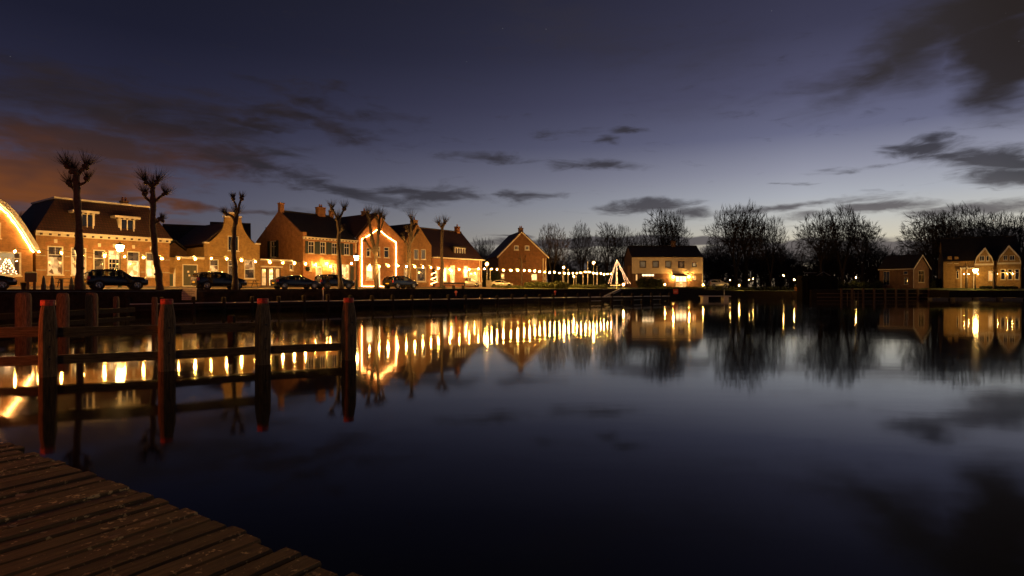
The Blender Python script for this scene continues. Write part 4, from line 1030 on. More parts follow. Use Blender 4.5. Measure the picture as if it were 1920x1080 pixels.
bush('shrub_bed', 'bed of shrubs under the park lamps left of the light cone', 'shrubs', 1070, 1138, 108, 534, n=600, m='leaf_warm', seed=11, lumps=8, size=.3)
bush('shrub_bed', 'low grassy shrubs in front of the white parked car', 'shrubs', 922, 980, 96, 536, n=500, m='leaf_warm', seed=12, lumps=7, size=.3)
bush('hedge', 'tall dark hedge behind the park lamps', 'hedge', 1035, 1185, 140, 500, n=900, m='leaf_dark', seed=13, lumps=9, dy=2)
bush('hedge', 'dark hedge left of the small brick cottage', 'hedge', 1560, 1652, 126, 526, 1.9, n=700, m='leaf_dark', seed=14, lumps=8)
bush('hedge', 'dark hedge filling the yard between cottage and gabled house', 'hedge', 1740, 1772, 127, 523, 2.0, n=900, m='leaf_dark', seed=15, lumps=3)
bush('bush', 'low dark planting in front of the two gables', 'bush', 1838, 1905, 115.5, 536, 2.05, n=500, m='leaf_dark', seed=16, lumps=6, dy=.5)
bush('hedge', 'dark garden hedge between dormer house and gable end house', 'hedge', 903, 938, 108, 508, n=900, m='leaf_dark', seed=17, lumps=3)

# pollarded trees: pixel skeletons turned into trees standing on the quay
def pollard(label, px, Y, top, limbs, seed, r0=.30, lean=0, forks=None):
    rr = random.Random(seed); gz = ground_z((px-CX)/F*Y, Y); base = Vector(((px-CX)/F*Y, Y, gz))
    t = thing('pollard_tree', label, 'tree', base, 0, 'pollarded trees along the quay')
    def q(p, dy=0): w_ = P(p[0], Y, p[1])-base; w_.y += dy; return w_
    trunk = MB(); heads = []
    for li, limb in enumerate(limbs):
        pts = limb['p']; ra, rb = limb['r']; n = len(pts)
        dys = [rr.uniform(-.25,.25)*(1 if li else .3)*(i/(n-1)) for i in range(n)]
        P3 = [q(p, dys[i]*2) for i, p in enumerate(pts)]
        if li == 0: P3[0].z = -.05
        # smooth path with knobbly radius
        pp_, rs = [], []
        for i in range(n-1):
            for k in range(4 if li == 0 else 3):
                f = k/(4 if li == 0 else 3); pp_.append(P3[i].lerp(P3[i+1], f)+Vector((rr.uniform(-1,1)*.035, rr.uniform(-1,1)*.035, 0)))
                g = (i+f)/(n-1); rs.append((ra+(rb-ra)*g)*rr.uniform(.88,1.14))
        pp_.append(P3[-1]); rs.append(rb*1.25)
        if li == 0: rs[0] *= 1.2; rs[1] *= 1.04
        trunk.tube(pp_, [v_*.9 for v_ in rs], 9)
        if limb.get('head', True): heads.append((P3[-1], P3[-1]-P3[-2], limb.get('tw', 1.0)))
    for hp, _, _ in heads:
        for q_ in range(4): trunk.ball(hp+Vector((rr.uniform(-.12,.12),rr.uniform(-.12,.12),rr.uniform(-.1,.1))), rr.uniform(.11,.19), 7, 5)
    m0 = [q(p) for p in limbs[0]['p']]; ra, rb = limbs[0]['r']
    for q_ in range(22):
        f_ = rr.uniform(.12,.98)*(len(m0)-1); i_ = min(int(f_), len(m0)-2); c_ = m0[i_].lerp(m0[i_+1], f_-i_); rd = ra+(rb-ra)*f_/(len(m0)-1); an_ = rr.random()*6.28
        trunk.ball(c_+Vector((math.cos(an_),math.sin(an_),0))*rd*.82, rr.uniform(.05,.11), 6, 4, rr.uniform(.8,1.8))
    trunk.build('trunk', 'bark', t, smooth=True)
    for hp, hd, tw in heads:
        tb = []; hd = hd.normalized()
        for k in range(rr.randint(62,88)):
            d = (Vector((rr.gauss(0,1), rr.gauss(0,1), rr.gauss(.25,.8))).normalized() + hd*.9 + Vector((0,0,.6))).normalized(); ln = rr.uniform(.4,1.25)*tw*rr.uniform(.8,1.1)
            a = hp + d*.12; b = a+d*ln*.5+Vector((0,0,.04)); c = b+(d+Vector((rr.uniform(-.2,.2),rr.uniform(-.2,.2),.25))).normalized()*ln*.5
            tb += [(a,b,.014,.010,2),(b,c,.010,.004,2)]
        v, f = seg_arrays(tb, 0, 3); link('twigs', np_mesh('twigs', v, f, 'twig'), t)
    return t
pollard('tallest pollarded tree, in front of the mansard house left half', 148, 41.5, 297,
    [dict(p=[(150,541),(149,480),(148,420),(145,365),(143,330)], r=(.30,.20)), dict(p=[(144,362),(134,350),(130,346)], r=(.12,.09), tw=.9), dict(p=[(147,348),(158,343),(165,338)], r=(.10,.08), tw=.8),
     dict(p=[(143,335),(136,322),(127,313)], r=(.13,.11), tw=1), dict(p=[(143,335),(149,322),(155,312)], r=(.13,.11), tw=1.1), dict(p=[(143,335),(142,322)], r=(.13,.10), tw=1)], 1)
pollard('leaning pollarded tree with pale trunk right of the black off-roader', 296, 46.5, 320,
    [dict(p=[(300,541),(296,505),(291,470),(287,425),(286,380),(285,350)], r=(.29,.20)), dict(p=[(287,383),(275,372),(265,362)], r=(.13,.10), tw=.9), dict(p=[(288,380),(300,369),(312,365)], r=(.13,.10), tw=.9),
     dict(p=[(285,352),(278,343)], r=(.15,.13), tw=1.1), dict(p=[(285,352),(293,342)], r=(.15,.13), tw=1.1), dict(p=[(290,420),(299,412)], r=(.10,.08), tw=.5)], 2)
pollard('pollarded tree with forked top in front of the bell gable house', 438, 51.5, 368,
    [dict(p=[(442,541),(440,500),(437,460),(440,425),(443,405)], r=(.26,.18)), dict(p=[(443,407),(442,385),(441,375)], r=(.11,.08), tw=.5), dict(p=[(443,407),(451,385),(452,373)], r=(.13,.10), tw=.6), dict(p=[(441,415),(432,405),(425,402)], r=(.12,.10), tw=.6)], 3)
pollard('slim pollarded tree before the shuttered house windows', 636, 61.5, 385,
    [dict(p=[(639,541),(637,500),(634,460),(636,430),(634,412)], r=(.27,.17)), dict(p=[(634,414),(627,402),(625,393)], r=(.12,.09), tw=.9), dict(p=[(634,414),(641,400),(643,393)], r=(.13,.10), tw=1.0), dict(p=[(635,440),(644,432)], r=(.10,.09), tw=.5)], 4)
pollard('many limbed pollarded tree inside the outlined gable front', 704, 68, 385,
    [dict(p=[(706,541),(706,510),(704,480),(699,455),(694,425),(690,403)], r=(.33,.15)), dict(p=[(705,480),(709,450),(711,425),(711,405)], r=(.20,.13), tw=1.1), dict(p=[(710,440),(718,420),(720,412)], r=(.14,.10), tw=.9), dict(p=[(702,477),(692,462),(686,452)], r=(.12,.10), tw=.4), dict(p=[(711,425),(707,408)], r=(.13,.11), tw=1)], 5)
pollard('thick knotted pollarded tree before the brown gable house', 769, 73.5, 402,
    [dict(p=[(767,541),(767,500),(767,465),(771,435),(772,415)], r=(.34,.20), tw=1.4), dict(p=[(768,470),(760,452),(757,445)], r=(.15,.12), tw=.5), dict(p=[(771,455),(779,440),(781,435)], r=(.15,.12), tw=.5), dict(p=[(770,445),(764,432)], r=(.14,.12), tw=.6)], 6)
pollard('last pollarded tree of the row, before the dormer house', 828, 80, 408,
    [dict(p=[(828,541),(829,505),(828,470),(829,440),(829,428)], r=(.27,.16)), dict(p=[(829,430),(824,422)], r=(.12,.10), tw=1.1), dict(p=[(829,430),(834,420)], r=(.12,.10), tw=1.1)], 7, r0=.3)
mb = MB().lathe([(1.1,0),(.8,.12),(.35,.3)], (0,0,0), 12); p = P(828,80,541)
mb.build('planter_mound', 'leaf_dark', loc=(p.x, p.y, 2.05), label='low dark mound round the foot of the last pollarded tree', category='planting')
# small young trees with pale lit trunks
def young(label, px, Y, top, yb=534, seed=1, m='bark', r=.07, crown=True):
    base = P(px, Y, yb); t = thing('young_tree', label, 'tree', base, 0, 'young trees and masts among the park lamps')
    H = (yb-top)/F*Y; MB().tube([(0,0,0),(.05,0,H*.4),(0,0,H*.75)], [r*1.2,r,r*.7], 6).build('trunk', m, t)
    if crown:
        sg = branchy(seed, H*.65, trunk_r=.05); v, f = seg_arrays([(a+Vector((0,0,H*.35)),b+Vector((0,0,H*.35)),c,d,l) for a,b,c,d,l in sg], .012, 3); link('crown', np_mesh('crown', v, f, 'far_bark'), t)
young('young tree with pale slender trunk before the gable end house', 978, 102, 470, seed=41, r=.12)
young('young bare tree lit beside the veranda of the gabled house', 1812, 117, 484, 541, seed=42, r=.22)
young('slim dark tree between the two gables at the harbour end', 1863, 115, 500, 541, seed=43, r=.22)

# ------------------------------------------------------------------ strings of bulbs
core_me = MB().ball((0,0,0), .068, 8, 6).mesh('lamp_core'); core_me.materials.append(M['bulb_glow'])
core2_me = MB().ball((0,0,0), .078, 8, 6).mesh('lamp_core'); core2_me.materials.append(M['bulb_bright'])
halo_me = MB().ball((0,0,0), .19, 12, 9).mesh('bulb'); halo_me.materials.append(M['bulb_halo']); halo_me.shade_smooth()  # halo ball, wider than a real bulb, painted glow only
halo_bright_me = MB().ball((0,0,0), .25, 12, 9).mesh('bulb'); halo_bright_me.materials.append(M['bulb_halo_bright']); halo_bright_me.shade_smooth()
BL = [(-42.5,41.5),(-31.6,50.3),(-13.2,69.5),(5,97.5),(22.6,117.5)]
def bulbs(label, pts, bright=()):
    t = thing('string_lights', label, 'string lights', (0,0,0)); cs = []
    for i, (px, py) in enumerate(pts):
        w_ = on_quay(px, 0, BL); p = Vector((w_.x, w_.y, EYE+(CY-py)/F*w_.y)); cs.append(p)
        p.z += random.uniform(-.05,.05); ob = link('bulb', halo_bright_me if px in bright else halo_me, t, p)  # parent is the added halo shell, its child gives the light
        link('lamp_core', core2_me if px in bright else core_me, ob); k_ = random.uniform(.72,1.12) if px < 915 else random.uniform(.92,1.12); ob.scale = (k_,)*3
        MB().cyl(p+Vector((0,0,.19)), p+Vector((0,0,.26)), .035, n=6).build('bulb_holder', 'black_metal', t)
    up = []
    for i, c in enumerate(cs):
        up.append(c+Vector((0,0,.26)))
        if i+1 < len(cs): up.append(c.lerp(cs[i+1], .5)+Vector((0,0,.26-random.uniform(.04,.16))))
    MB().tube(up, .014, 4).build('wire', 'black_metal', t)
bulbs('string of warm bulbs hung before the light strip house and mansard house', [(28,471.5),(72.5,473),(115,475),(156,478),(196,479),(234,481),(269,483),(303.5,484.5)], (196,303.5))
bulbs('string of warm bulbs from leaning pollard to the shuttered house', [(335,484.8),(366,485),(396,485.7),(425,485.8),(453,488),(479,490.3),(506,491.5),(530.5,493.5),(552,494.2),(573,495)], (366,453,506,530.5,552))
bulbs('string of warm bulbs along the shuttered, outlined and brown gable houses', [(659,494.8),(693,498),(711,499),(728,499.7),(746,500),(762,500.5),(778,500.7),(793,501.6),(808,502),(822,503)], (728,778))
bulbs('string of warm bulbs along the dormer house', [(843,505),(861,506),(880,505.5),(897,505),(908,504.6)])
bulbs('row of evenly spaced warm bulbs before the gable end house', [(921.6,505),(932,506),(944,506.9),(958,507.2),(970.7,507),(983,507.2),(993,508),(1002.6,509),(1012,510),(1021.5,510.7),(1030.5,511),(1039.7,511.2)], (944,970.7,993))
bulbs('row of evenly spaced warm bulbs ending at the cone of lights', [(1049,512),(1058.6,512.4),(1066,512.8),(1074,513),(1081.6,512.7),(1089,512),(1098,511),(1105.5,510.6),(1112.6,512.2),(1119,513.2),(1126.4,514),(1132.5,514.4),(1139,514.5),(1146,514.5)])

# ------------------------------------------------------------------ lamps
def lantern(label, px, Y, py, ground=None, tall=True, glow='lantern_glow', size=1.0, group='street lanterns'):
    X = (px-CX)/F*Y; gz = ground_z(X, Y) if ground is None else ground; top = EYE+(CY-py)/F*Y
    t = thing('street_lantern', label, 'street lamp', (X, Y, gz), 0, group); H = top-gz-.3*size
    MB().lathe([(.16,0),(.16,.35),(.11,.45),(.09,1.0),(.055,1.05),(.045,H-.05),(.09,H)], (0,0,0), 10).build('post', 'dark_green', t, smooth=False)
    mb = MB(); a, b = .15*size, .25*size; z0, z1 = H+.02, H+.56*size
    vs = [(-a,-a,z0),(a,-a,z0),(a,a,z0),(-a,a,z0),(-b,-b,z1),(b,-b,z1),(b,b,z1),(-b,b,z1)]
    MB().add(vs, [(0,3,2,1),(4,5,6,7),(0,1,5,4),(1,2,6,5),(2,3,7,6),(3,0,4,7)]).build('glass', glow, t)
    fr = MB()
    for i in range(4): fr.cyl(vs[i], vs[i+4], .014, n=4)
    fr.lathe([(b*1.55,z1+.01),(b*.9,z1+.16*size),(b*.35,z1+.26*size),(.02,z1+.36*size)], (0,0,0), 8); fr.build('lantern_frame', 'black_metal', t)
    return t
lantern('lit street lantern rising before the mansard house door', 225, 53, 466, size=.95)
lantern('lit street lantern on dark post between shuttered and outlined houses', 668, 64, 484, size=.85)
lantern('lit street lantern on the paved quay before the gabled house', 1829, 115.5, 508.5, ground=1.8, size=1.15)
def mast(label, px, Y, py, r=.22, glow='globe_glow', ground=2.1, pole='galvanised', pr=.06):
    X = (px-CX)/F*Y; top = EYE+(CY-py)/F*Y; t = thing('park_lamp', label, 'street lamp', (X, Y, ground), 0, 'round park lamps')
    MB().cyl((0,0,0),(0,0,top-ground-r),pr,pr*.7).build('post', pole, t); MB().ball((0,0,top-ground), r*.62, 10, 8).build('lamp_core', glow, t, smooth=True); MB().ball((0,0,top-ground), r*1.6, 14, 10).build('globe', 'bulb_halo_bright', t, smooth=True)  # outer globe is an added halo shell, the inner ball is the lamp
    MB().lathe([(r*1.15,0),(r*.9,.05),(r*.2,.12)], (0,0,top-ground+r*1.4), 10).build('cap', 'black_metal', t)
mast('bright globe lamp at the right end of the dormer house', 913, 95, 495.5, .26)
mast('bright globe lamp among the park trees, left one', 1057, 112, 502, .2)
mast('bright globe lamp on tall mast left of the light cone', 1113, 118, 493, .24)
mast('low globe lamp beneath the bulb row', 1076, 112, 519, .11)
for k, (px, Y, top) in enumerate([(919,95,503),(1020,108,508),(1055,110,508),(1065,110,505),(1080,112,512),(1093,113,509),(1102,114,491),(1119.5,116,500)]):
    b = P(px, Y, 536); t_ = (536-top)/F*Y
    mb = MB().cyl((0,0,0),(0,0,t_),.06,.045).ball((0,0,t_),.07,6,4); mb.build('pole', 'galvanised', loc=b, label=f'{ORD[k]} slender pale pole from the left along the park bulb row', category='pole', group='poles of the bulb row')
def garden(label, px, Y, py, r=.12, ground=None):
    X = (px-CX)/F*Y; top = EYE+(CY-py)/F*Y; g = top-.7 if ground is None else ground
    t = thing('garden_lamp', label, 'garden lamp', (X, Y, g), 0); MB().cyl((0,0,0),(0,0,top-g-r),.04).build('post','black_metal',t); MB().ball((0,0,top-g),r*.75,8,6).build('lamp_core','garden_glow',t,smooth=True); MB().ball((0,0,top-g),r*1.8,12,9).build('globe','bulb_halo_bright',t,smooth=True)  # larger ball only adds a glow halo round the small lamp ball
    MB().lathe([(r*1.1,0),(r*.5,.06)], (0,0,top-g+r*1.6), 8).build('cap','black_metal',t)
garden('intense low lamp at the foot of the light cone', 1169, 112, 534, .2)
garden('low lamp glowing on the hedge before the cream house porch', 1247, 118.5, 534, .13)
garden('low lamp by the right corner of the cream house', 1318.5, 121, 535, .14)
garden('low lamp under the broad bushy tree', 1386, 130, 535.5, .14)
garden('small lamp hung among bushes right of the cream house', 1369, 136, 526, .08)
garden('small round lamp left of the dark lock', 1469, 132, 517, .11)
garden('bright small lamp on the corner of the dark lock', 1489, 124, 525, .12)
garden('pale lamp above the hedge left of the small brick cottage', 1605, 124.5, 521, .11)
garden('tiny lamp in the dark garden, left of a pair', 1405, 138, 524.5, .05)
garden('tiny lamp in the dark garden, right of a pair', 1412, 138, 523, .05)

# cone of light strings
Yc = 113; apex = P(1156.5, Yc, 487.5); t = thing('light_cone', 'cone shaped Christmas tree made of light strings hung from a mast', 'christmas lights', (apex.x, Yc, 2.1)); H = apex.z-2.1
MB().cyl((0,0,0),(0,0,H+.1),.07,.05).build('mast','white_paint',t)
me = MB().ball((0,0,0), .03, 6, 4).mesh('fairy_light'); me.materials.append(M['tree_led'])
for k, px in enumerate((1140,1144.5,1155,1158,1174,1178,1182)):
    e = P(px, Yc-1.4+ (k%2)*2.6, 533); e = Vector((e.x-apex.x, e.y-Yc, e.z-2.1)); st = MB().tube([(0,0,H),e],.01,4).build('light_string','black_metal',t)
    n = 20
    for i in range(n): link('fairy_light', me, st, Vector((0,0,H)).lerp(e,(i+.5)/n)+Vector((random.uniform(-.05,.05),random.uniform(-.05,.05),0)))
MB().box(-1.3,.6,-.15,-.02,.55,.72).build('brace','white_paint',t)
# spiral lit topiary beside the dormer house
p = H7.world(-.15,-.5,0); t = thing('lit_topiary', 'dark topiary wound with a spiral light beside the dormer house', 'topiary', p)
v, f = leaf_mass(77, [(0,0,1.0,.42,.42,1.0),(0,0,2.2,.3,.3,.75)], 700, .12); link('foliage', np_mesh('foliage', v, f, 'leaf_dark'), t)
MB().tube([(.46*math.cos(a*.55+2)*(1-a*.008), .46*math.sin(a*.55+2)*(1-a*.008), .35+a*.065) for a in range(36)], .035, 5).build('light_spiral','led_soft',t)
MB().cyl((0,0,0),(0,0,2.2),.05).build('trunk','bark',t)

# ------------------------------------------------------------------ cars
def car(kind, label, px, Yoff, paint, ang=None, scale=1.0, at=None, flip=False, group='cars parked along the quay'):
    if at: X, Y, dr = at
    else:
        w_ = on_quay(px, Yoff); X, Y = w_.x, w_.y; w2 = on_quay(px+25, Yoff); dv = (w2-w_); dr = math.atan2(dv.y, dv.x)
    t = thing('parked_car', label, 'car', (X, Y, ground_z(X, Y)+.005), dr + (math.pi if flip else 0), group); t.scale = (scale,)*3
    # stations: x, bottom, belt, top (rear at -, nose at +)
    ST = dict(
     suv=[(-2.12,.42,.86,.88),(-2.08,.34,1.02,1.12),(-1.98,.30,1.08,1.40),(-1.75,.28,1.08,1.60),(-1.2,.28,1.05,1.66),(-.3,.28,1.03,1.68),(.25,.28,1.02,1.62),(.95,.28,1.03,1.10),(1.5,.30,1.0,1.06),(1.95,.32,.93,.98),(2.14,.40,.72,.78)],
     hatch=[(-2.02,.40,.82,.86),(-1.98,.30,.95,1.05),(-1.80,.26,1.0,1.32),(-1.45,.24,.98,1.45),(-.8,.22,.95,1.50),(.0,.22,.94,1.49),(.4,.22,.93,1.40),(1.15,.24,.95,1.0),(1.6,.26,.86,.91),(1.95,.30,.72,.78),(2.05,.36,.56,.62)],
     sedan=[(-2.34,.40,.84,.86),(-2.28,.28,.94,.97),(-1.9,.24,.97,1.06),(-1.35,.22,.96,1.30),(-.7,.20,.93,1.41),(.0,.20,.91,1.42),(.45,.20,.90,1.33),(1.25,.22,.90,.95),(1.8,.24,.82,.86),(2.2,.28,.68,.73),(2.34,.36,.54,.58)],
     mpv=[(-1.98,.38,.90,.92),(-1.93,.28,1.0,1.25),(-1.75,.26,1.03,1.52),(-1.2,.24,1.02,1.62),(-.3,.24,1.0,1.64),(.2,.24,.98,1.58),(1.05,.24,1.0,1.05),(1.5,.26,.90,.95),(1.85,.30,.75,.8),(1.97,.38,.6,.64)])[kind]
    hw = .90 if kind == 'suv' else .87; mb = MB(); vs = []; n = 12
    def sec(x, zb, ze, zt, k):
        taper = 1 - .10*(abs(x)/2.2)**3; w = hw*taper; gl = zt-ze; wt = w-.05-gl*.38
        return [(x,-w*.93,zb),(x,-w,zb+.2),(x,-w*1.005,(zb+ze)/2+.05),(x,-w*.965,ze),(x,-wt,zt-.05*min(1,gl*4)),(x,-wt*.72,zt),(x,wt*.72,zt),(x,wt,zt-.05*min(1,gl*4)),(x,w*.965,ze),(x,w*1.005,(zb+ze)/2+.05),(x,w,zb+.2),(x,w*.93,zb)]
    S_ = [sec(*s, 0) for s in ST]
    for s in S_: vs += s
    fs = []
    rf_ = [i for i, s in enumerate(ST) if s[3]-s[2] > .28]; j0, j1 = rf_[0], rf_[-1]
    for i in range(len(ST)-1):
        for k in range(n):
            if k in (3,7) and j0+(kind == 'suv') <= i < j1: continue
            if k == 5 and i in (j0-1, j1): continue
            fs.append((i*n+k, i*n+(k+1)%n, (i+1)*n+(k+1)%n, (i+1)*n+k))
    fs += [tuple(range(n-1,-1,-1)), tuple(range((len(ST)-1)*n, len(ST)*n))]
    for i in (j0, (j0+j1+1)//2, j1):
        for sd in (-1, 1):
            a, b = Vector(S_[i][3 if sd < 0 else 8]), Vector(S_[i][4 if sd < 0 else 7]); mb.cyl(a, b, .075, n=6)
    for sd in (4, 7): mb.tube([Vector(S_[i][sd])-Vector((0,0,.035)) for i in range(j0, j1+1)], .065, 6)
    for sd in (3, 8): mb.tube([Vector(S_[i][sd]) for i in range(j0, j1+1)], .05, 6)
    mb.add(vs, fs); body = mb.build('body', paint, t, smooth=True)
    body.data.set_sharp_from_angle(angle=R(38)) if hasattr(body.data, 'set_sharp_from_angle') else None
    # side windows, quads set 8 mm proud of the greenhouse
    roofs = [i for i, s in enumerate(ST) if s[3]-s[2] > .28]
    i0, i1 = roofs[0], roofs[-1]
    def sidept(i, u, side):
        s = S_[i]; a = Vector(s[3] if side < 0 else s[8]); b = Vector(s[4] if side < 0 else s[7]); p = a.lerp(b, u); p.y += side*.010; return p
    for side in (-1, 1):
        spans = []
        mid = (i0+i1+1)//2
        for a, b in ((i0, mid), (mid, i1)):
            v1 = []; 
            for i in range(a, b+1): v1.append(sidept(i, .10, side)+Vector((.04 if i == a else (-.04 if i == b else 0),0,0)))
            for i in range(b, a-1, -1): v1.append(sidept(i, .90, side)+Vector((.04 if i == a else (-.04 if i == b else 0),0,0)))
            MB().add(v1, [tuple(range(len(v1)))] ).build('side_window', 'car_window', t)
    def top_quad(i, j, name):
        a0, a1 = Vector(S_[i][4]), Vector(S_[i][7]); b0, b1 = Vector(S_[j][4]), Vector(S_[j][7]); up = Vector((.012 if S_[j][0][0] > S_[i][0][0] else -.012,0,.016))
        e = .07; q = [a0.lerp(b0,e), a1.lerp(b1,e), a1.lerp(b1,1-e), a0.lerp(b0,1-e)]
        MB().add([p+up for p in q], [(0,1,2,3)]).build(name, 'car_window', t)
    top_quad(i1, i1+1, 'windscreen'); top_quad(i0, i0-1, 'rear_window')
    for x in (-.1 if kind != 'suv' else .05, -1.0):
        for sd in (-.38,.38):
            MB().box(x-.28,x+.25,sd-.22,sd+.22,.35,ST[i0][2]-.1).box(x-.34,x-.22,sd-.2,sd+.2,ST[i0][2]-.099,ST[i0][2]+.22).box(x-.33,x-.24,sd-.1,sd+.1,ST[i0][2]+.23,ST[i0][2]+.36).build('seat','tyre',t)
    xf, xr = (ST[-1][0]-.80), (ST[0][0]+.78); wr = .36 if kind == 'suv' else .325
    wh = MB(); wh.lathe([(wr*.62,-.1),(wr*.93,-.11),(wr,-.07),(wr,.07),(wr*.93,.11),(wr*.62,.1)], (0,0,0), 18); wh.v = [(v[0], v[2], v[1]) for v in wh.v]; wm = wh.mesh('tyre'); wm.materials.append(M['tyre'])
    rm = MB()
    for k in range(5):
        a = k*2*math.pi/5; rm.cyl((0,-.112,0),(math.cos(a)*wr*.6,-.112,math.sin(a)*wr*.6),.035,n=5)
    for k in range(16):
        a, b = k*math.pi/8, (k+1)*math.pi/8; rm.cyl((math.cos(a)*wr*.6,-.112,math.sin(a)*wr*.6),(math.cos(b)*wr*.6,-.112,math.sin(b)*wr*.6),.025,n=5)
    rme = rm.mesh('rim'); rme.materials.append(M['rim'])
    for x in (xf, xr):
        for sd in (-1, 1):
            w_ = link('wheel', wm, t, (x, sd*(hw-.08), wr), 0 if sd < 0 else math.pi); link('rim', rme, w_)
            MB().lathe([(wr*1.16,0),(wr*1.16,.012)], (0,0,0), 18).build('wheel_arch', 'tyre', t, loc=(x, sd*(hw+.004), wr)).rotation_euler = (R(90),0,0)
    xe = ST[-1][0]; ze = ST[-2][2]-.12
    for sd in (-1,1):
        MB().box(xe-.22,xe-.06,sd*hw*.80-.14,sd*hw*.80+.10,ze-.02,ze+.12).build('headlight','headlamp',t)
        MB().box(ST[0][0]+.02,ST[0][0]+.2,sd*hw*.86-.09,sd*hw*.86+.09,ST[1][2]-.22,ST[1][2]+.02).build('tail_light','tail_red',t)
        MB().box(ST[i1][0]+.18,ST[i1][0]+.30,sd*(hw+.09)-.09,sd*(hw+.09)+.05,ST[i1][2]+.02,ST[i1][2]+.17).build('mirror',paint,t)
    MB().box(xe-.005,xe+.015,-.26,.26,.42,.53).build('number_plate','plate',t); MB().box(ST[0][0]-.015,ST[0][0]+.005,-.26,.26,.55,.66).build('number_plate','plate',t)
    return t
car('suv', 'black off-roader with roof bars parked before the mansard house', 218, 1.9, 'car_black', scale=1.0)
car('hatch', 'dark hatchback with bright alloy wheels parked before the bell gable house', 411, 2.0, 'car_black', scale=1.08)
car('sedan', 'low dark saloon parked before the glass fronted link building', 555, 2.2, 'car_navy', scale=1.0)
car('suv', 'small dark boxy car parked before the shuttered house door', 627, 2.6, 'car_navy', scale=.94)
car('hatch', 'dark hatchback parked before outlined and brown gable houses', 751, 3.2, 'car_black', scale=1.06)
car('hatch', 'dark car nose at the photo edge before the shop window', -42, 1.9, 'car_black', scale=1.05)
car('mpv', 'pale small van shaped car parked by the lit garage door', 0, 0, 'car_silver', at=(-7.2, 97.5, R(20)), group='pale cars by the dormer house')
car('sedan', 'pale car half hidden by the low grassy shrubs', 0, 0, 'car_silver', at=(-1.9, 101.5, R(8)), scale=.85, group='pale cars by the dormer house')
car('mpv', 'white car roof showing over the hedge right of cream house', 0, 0, 'car_silver', at=(47.8, 136, R(0)), scale=1.1, group=None)

# ------------------------------------------------------------------ quay furniture
def bollard(label, px, d, ytop, kind):
    w_ = on_quay(px, d); gz = ground_z(w_.x, w_.y); H = EYE+(CY-ytop)/F*w_.y-gz
    if kind == 'tall': mb = MB().lathe([(.17,0),(.17,H*.35),(.13,H*.42),(.10,H*.8),(.06,H*.9),(.05,H)], (0,0,0), 8)
    elif kind == 'short': mb = MB().lathe([(.11,0),(.11,H*.85),(.13,H*.88),(.12,H)], (0,0,0), 8)
    else: mb = MB().lathe([(.16,0),(.20,H*.8),(.22,H*.82),(.2,H)], (0,0,0), 8)
    mb.build('bollard', 'black_metal', loc=(w_.x, w_.y, gz), label=label, category='bollard', group='bollards before the mansard house')
bollard('small tapering black tub bollard left of the black bin', 44.5, 2.5, 530, 'tub')
bollard('pointed bottle shaped bollard just right of the black bin', 82, 2.0, 517.5, 'tall')
bollard('pointed bottle shaped bollard, second to the right of the bin', 98, 2.0, 517.5, 'tall')
bollard('plain cylindrical black bollard right of the pointed pair', 115.5, 2.0, 524, 'short')
bollard('pointed bollard just left of the tallest pollard trunk', 134, 1.8, 520, 'tall')
w_ = on_quay(58, 2.2); gz = ground_z(w_.x, w_.y)
t = thing('post_box', 'black boxy street cabinet on two legs beside the bollards', 'cabinet', (w_.x, w_.y, gz), .6)
MB().box(-.36,.36,-.22,.22,.58,1.25).add([(-.36,-.22,1.251),(.36,-.22,1.251),(.3,0,1.38),(-.3,0,1.38),(-.36,.22,1.251),(.36,.22,1.251)], [(0,1,2,3),(3,2,5,4),(0,3,4),(1,5,2)]).build('cabinet','black_metal',t)
for x in (-.18,.22): MB().box(x-.09,x+.09,-.1,.1,0,.579).build('leg','black_metal',t)
def picnic(label, X, Y, rz):
    t = thing('picnic_table', label, 'picnic table', (X,Y,ground_z(X,Y)), rz); mb = MB()
    MB().box(-.9,.9,-.38,.38,.72,.77).build('tabletop','wood_bench',t)
    for s_ in (-1,1):
        MB().box(-.9,.9,s_*.72-.13,s_*.72+.13,.43,.47).build('bench','wood_bench',t)
        MB().cyl((s_*.65,-.7,0),(s_*.65,-.2,.72),.035,n=5).cyl((s_*.65,.7,0),(s_*.65,.2,.72),.035,n=5).cyl((s_*.65,-.75,.41),(s_*.65,.75,.41),.03,n=5).build('leg_frame','wood_bench',t)
w_ = on_quay(130,6.5); picnic('dark picnic table by the mansard house wall', w_.x, w_.y, .9)
w_ = on_quay(466,6); picnic('dark picnic table right of the hatchback before the bell gable', w_.x, w_.y, .9)
# railing and bench before dormer house
w_ = on_quay(868, 3.0); w2 = on_quay(848, 3.0); dv = w2-w_; t = thing('bench', 'long low dark bench with rail before the dormer house', 'bench', (w_.x,w_.y,ground_z(w_.x,w_.y)), math.atan2(dv.y,dv.x))
MB().box(-.2,4.2,-.2,.2,.42,.48).build('seat','wood_bench',t); MB().box(-.2,4.2,.22,.26,.6,.85).build('backrest','wood_bench',t)
for x in (0,2,4): MB().box(x-.05,x+.05,-.18,.27,0,.419).build('leg','black_metal',t)
p = P(916.5, 92.5, 527); MB().box(-.42,.42,-.25,.25,0,p.z-2.08).box(-.46,.46,-.29,.29,p.z-2.079,p.z-2.0).build('electricity_box','concrete',loc=(p.x,p.y,2.08), label='square pale utility box at the quay edge by the globe lamp', category='utility box')
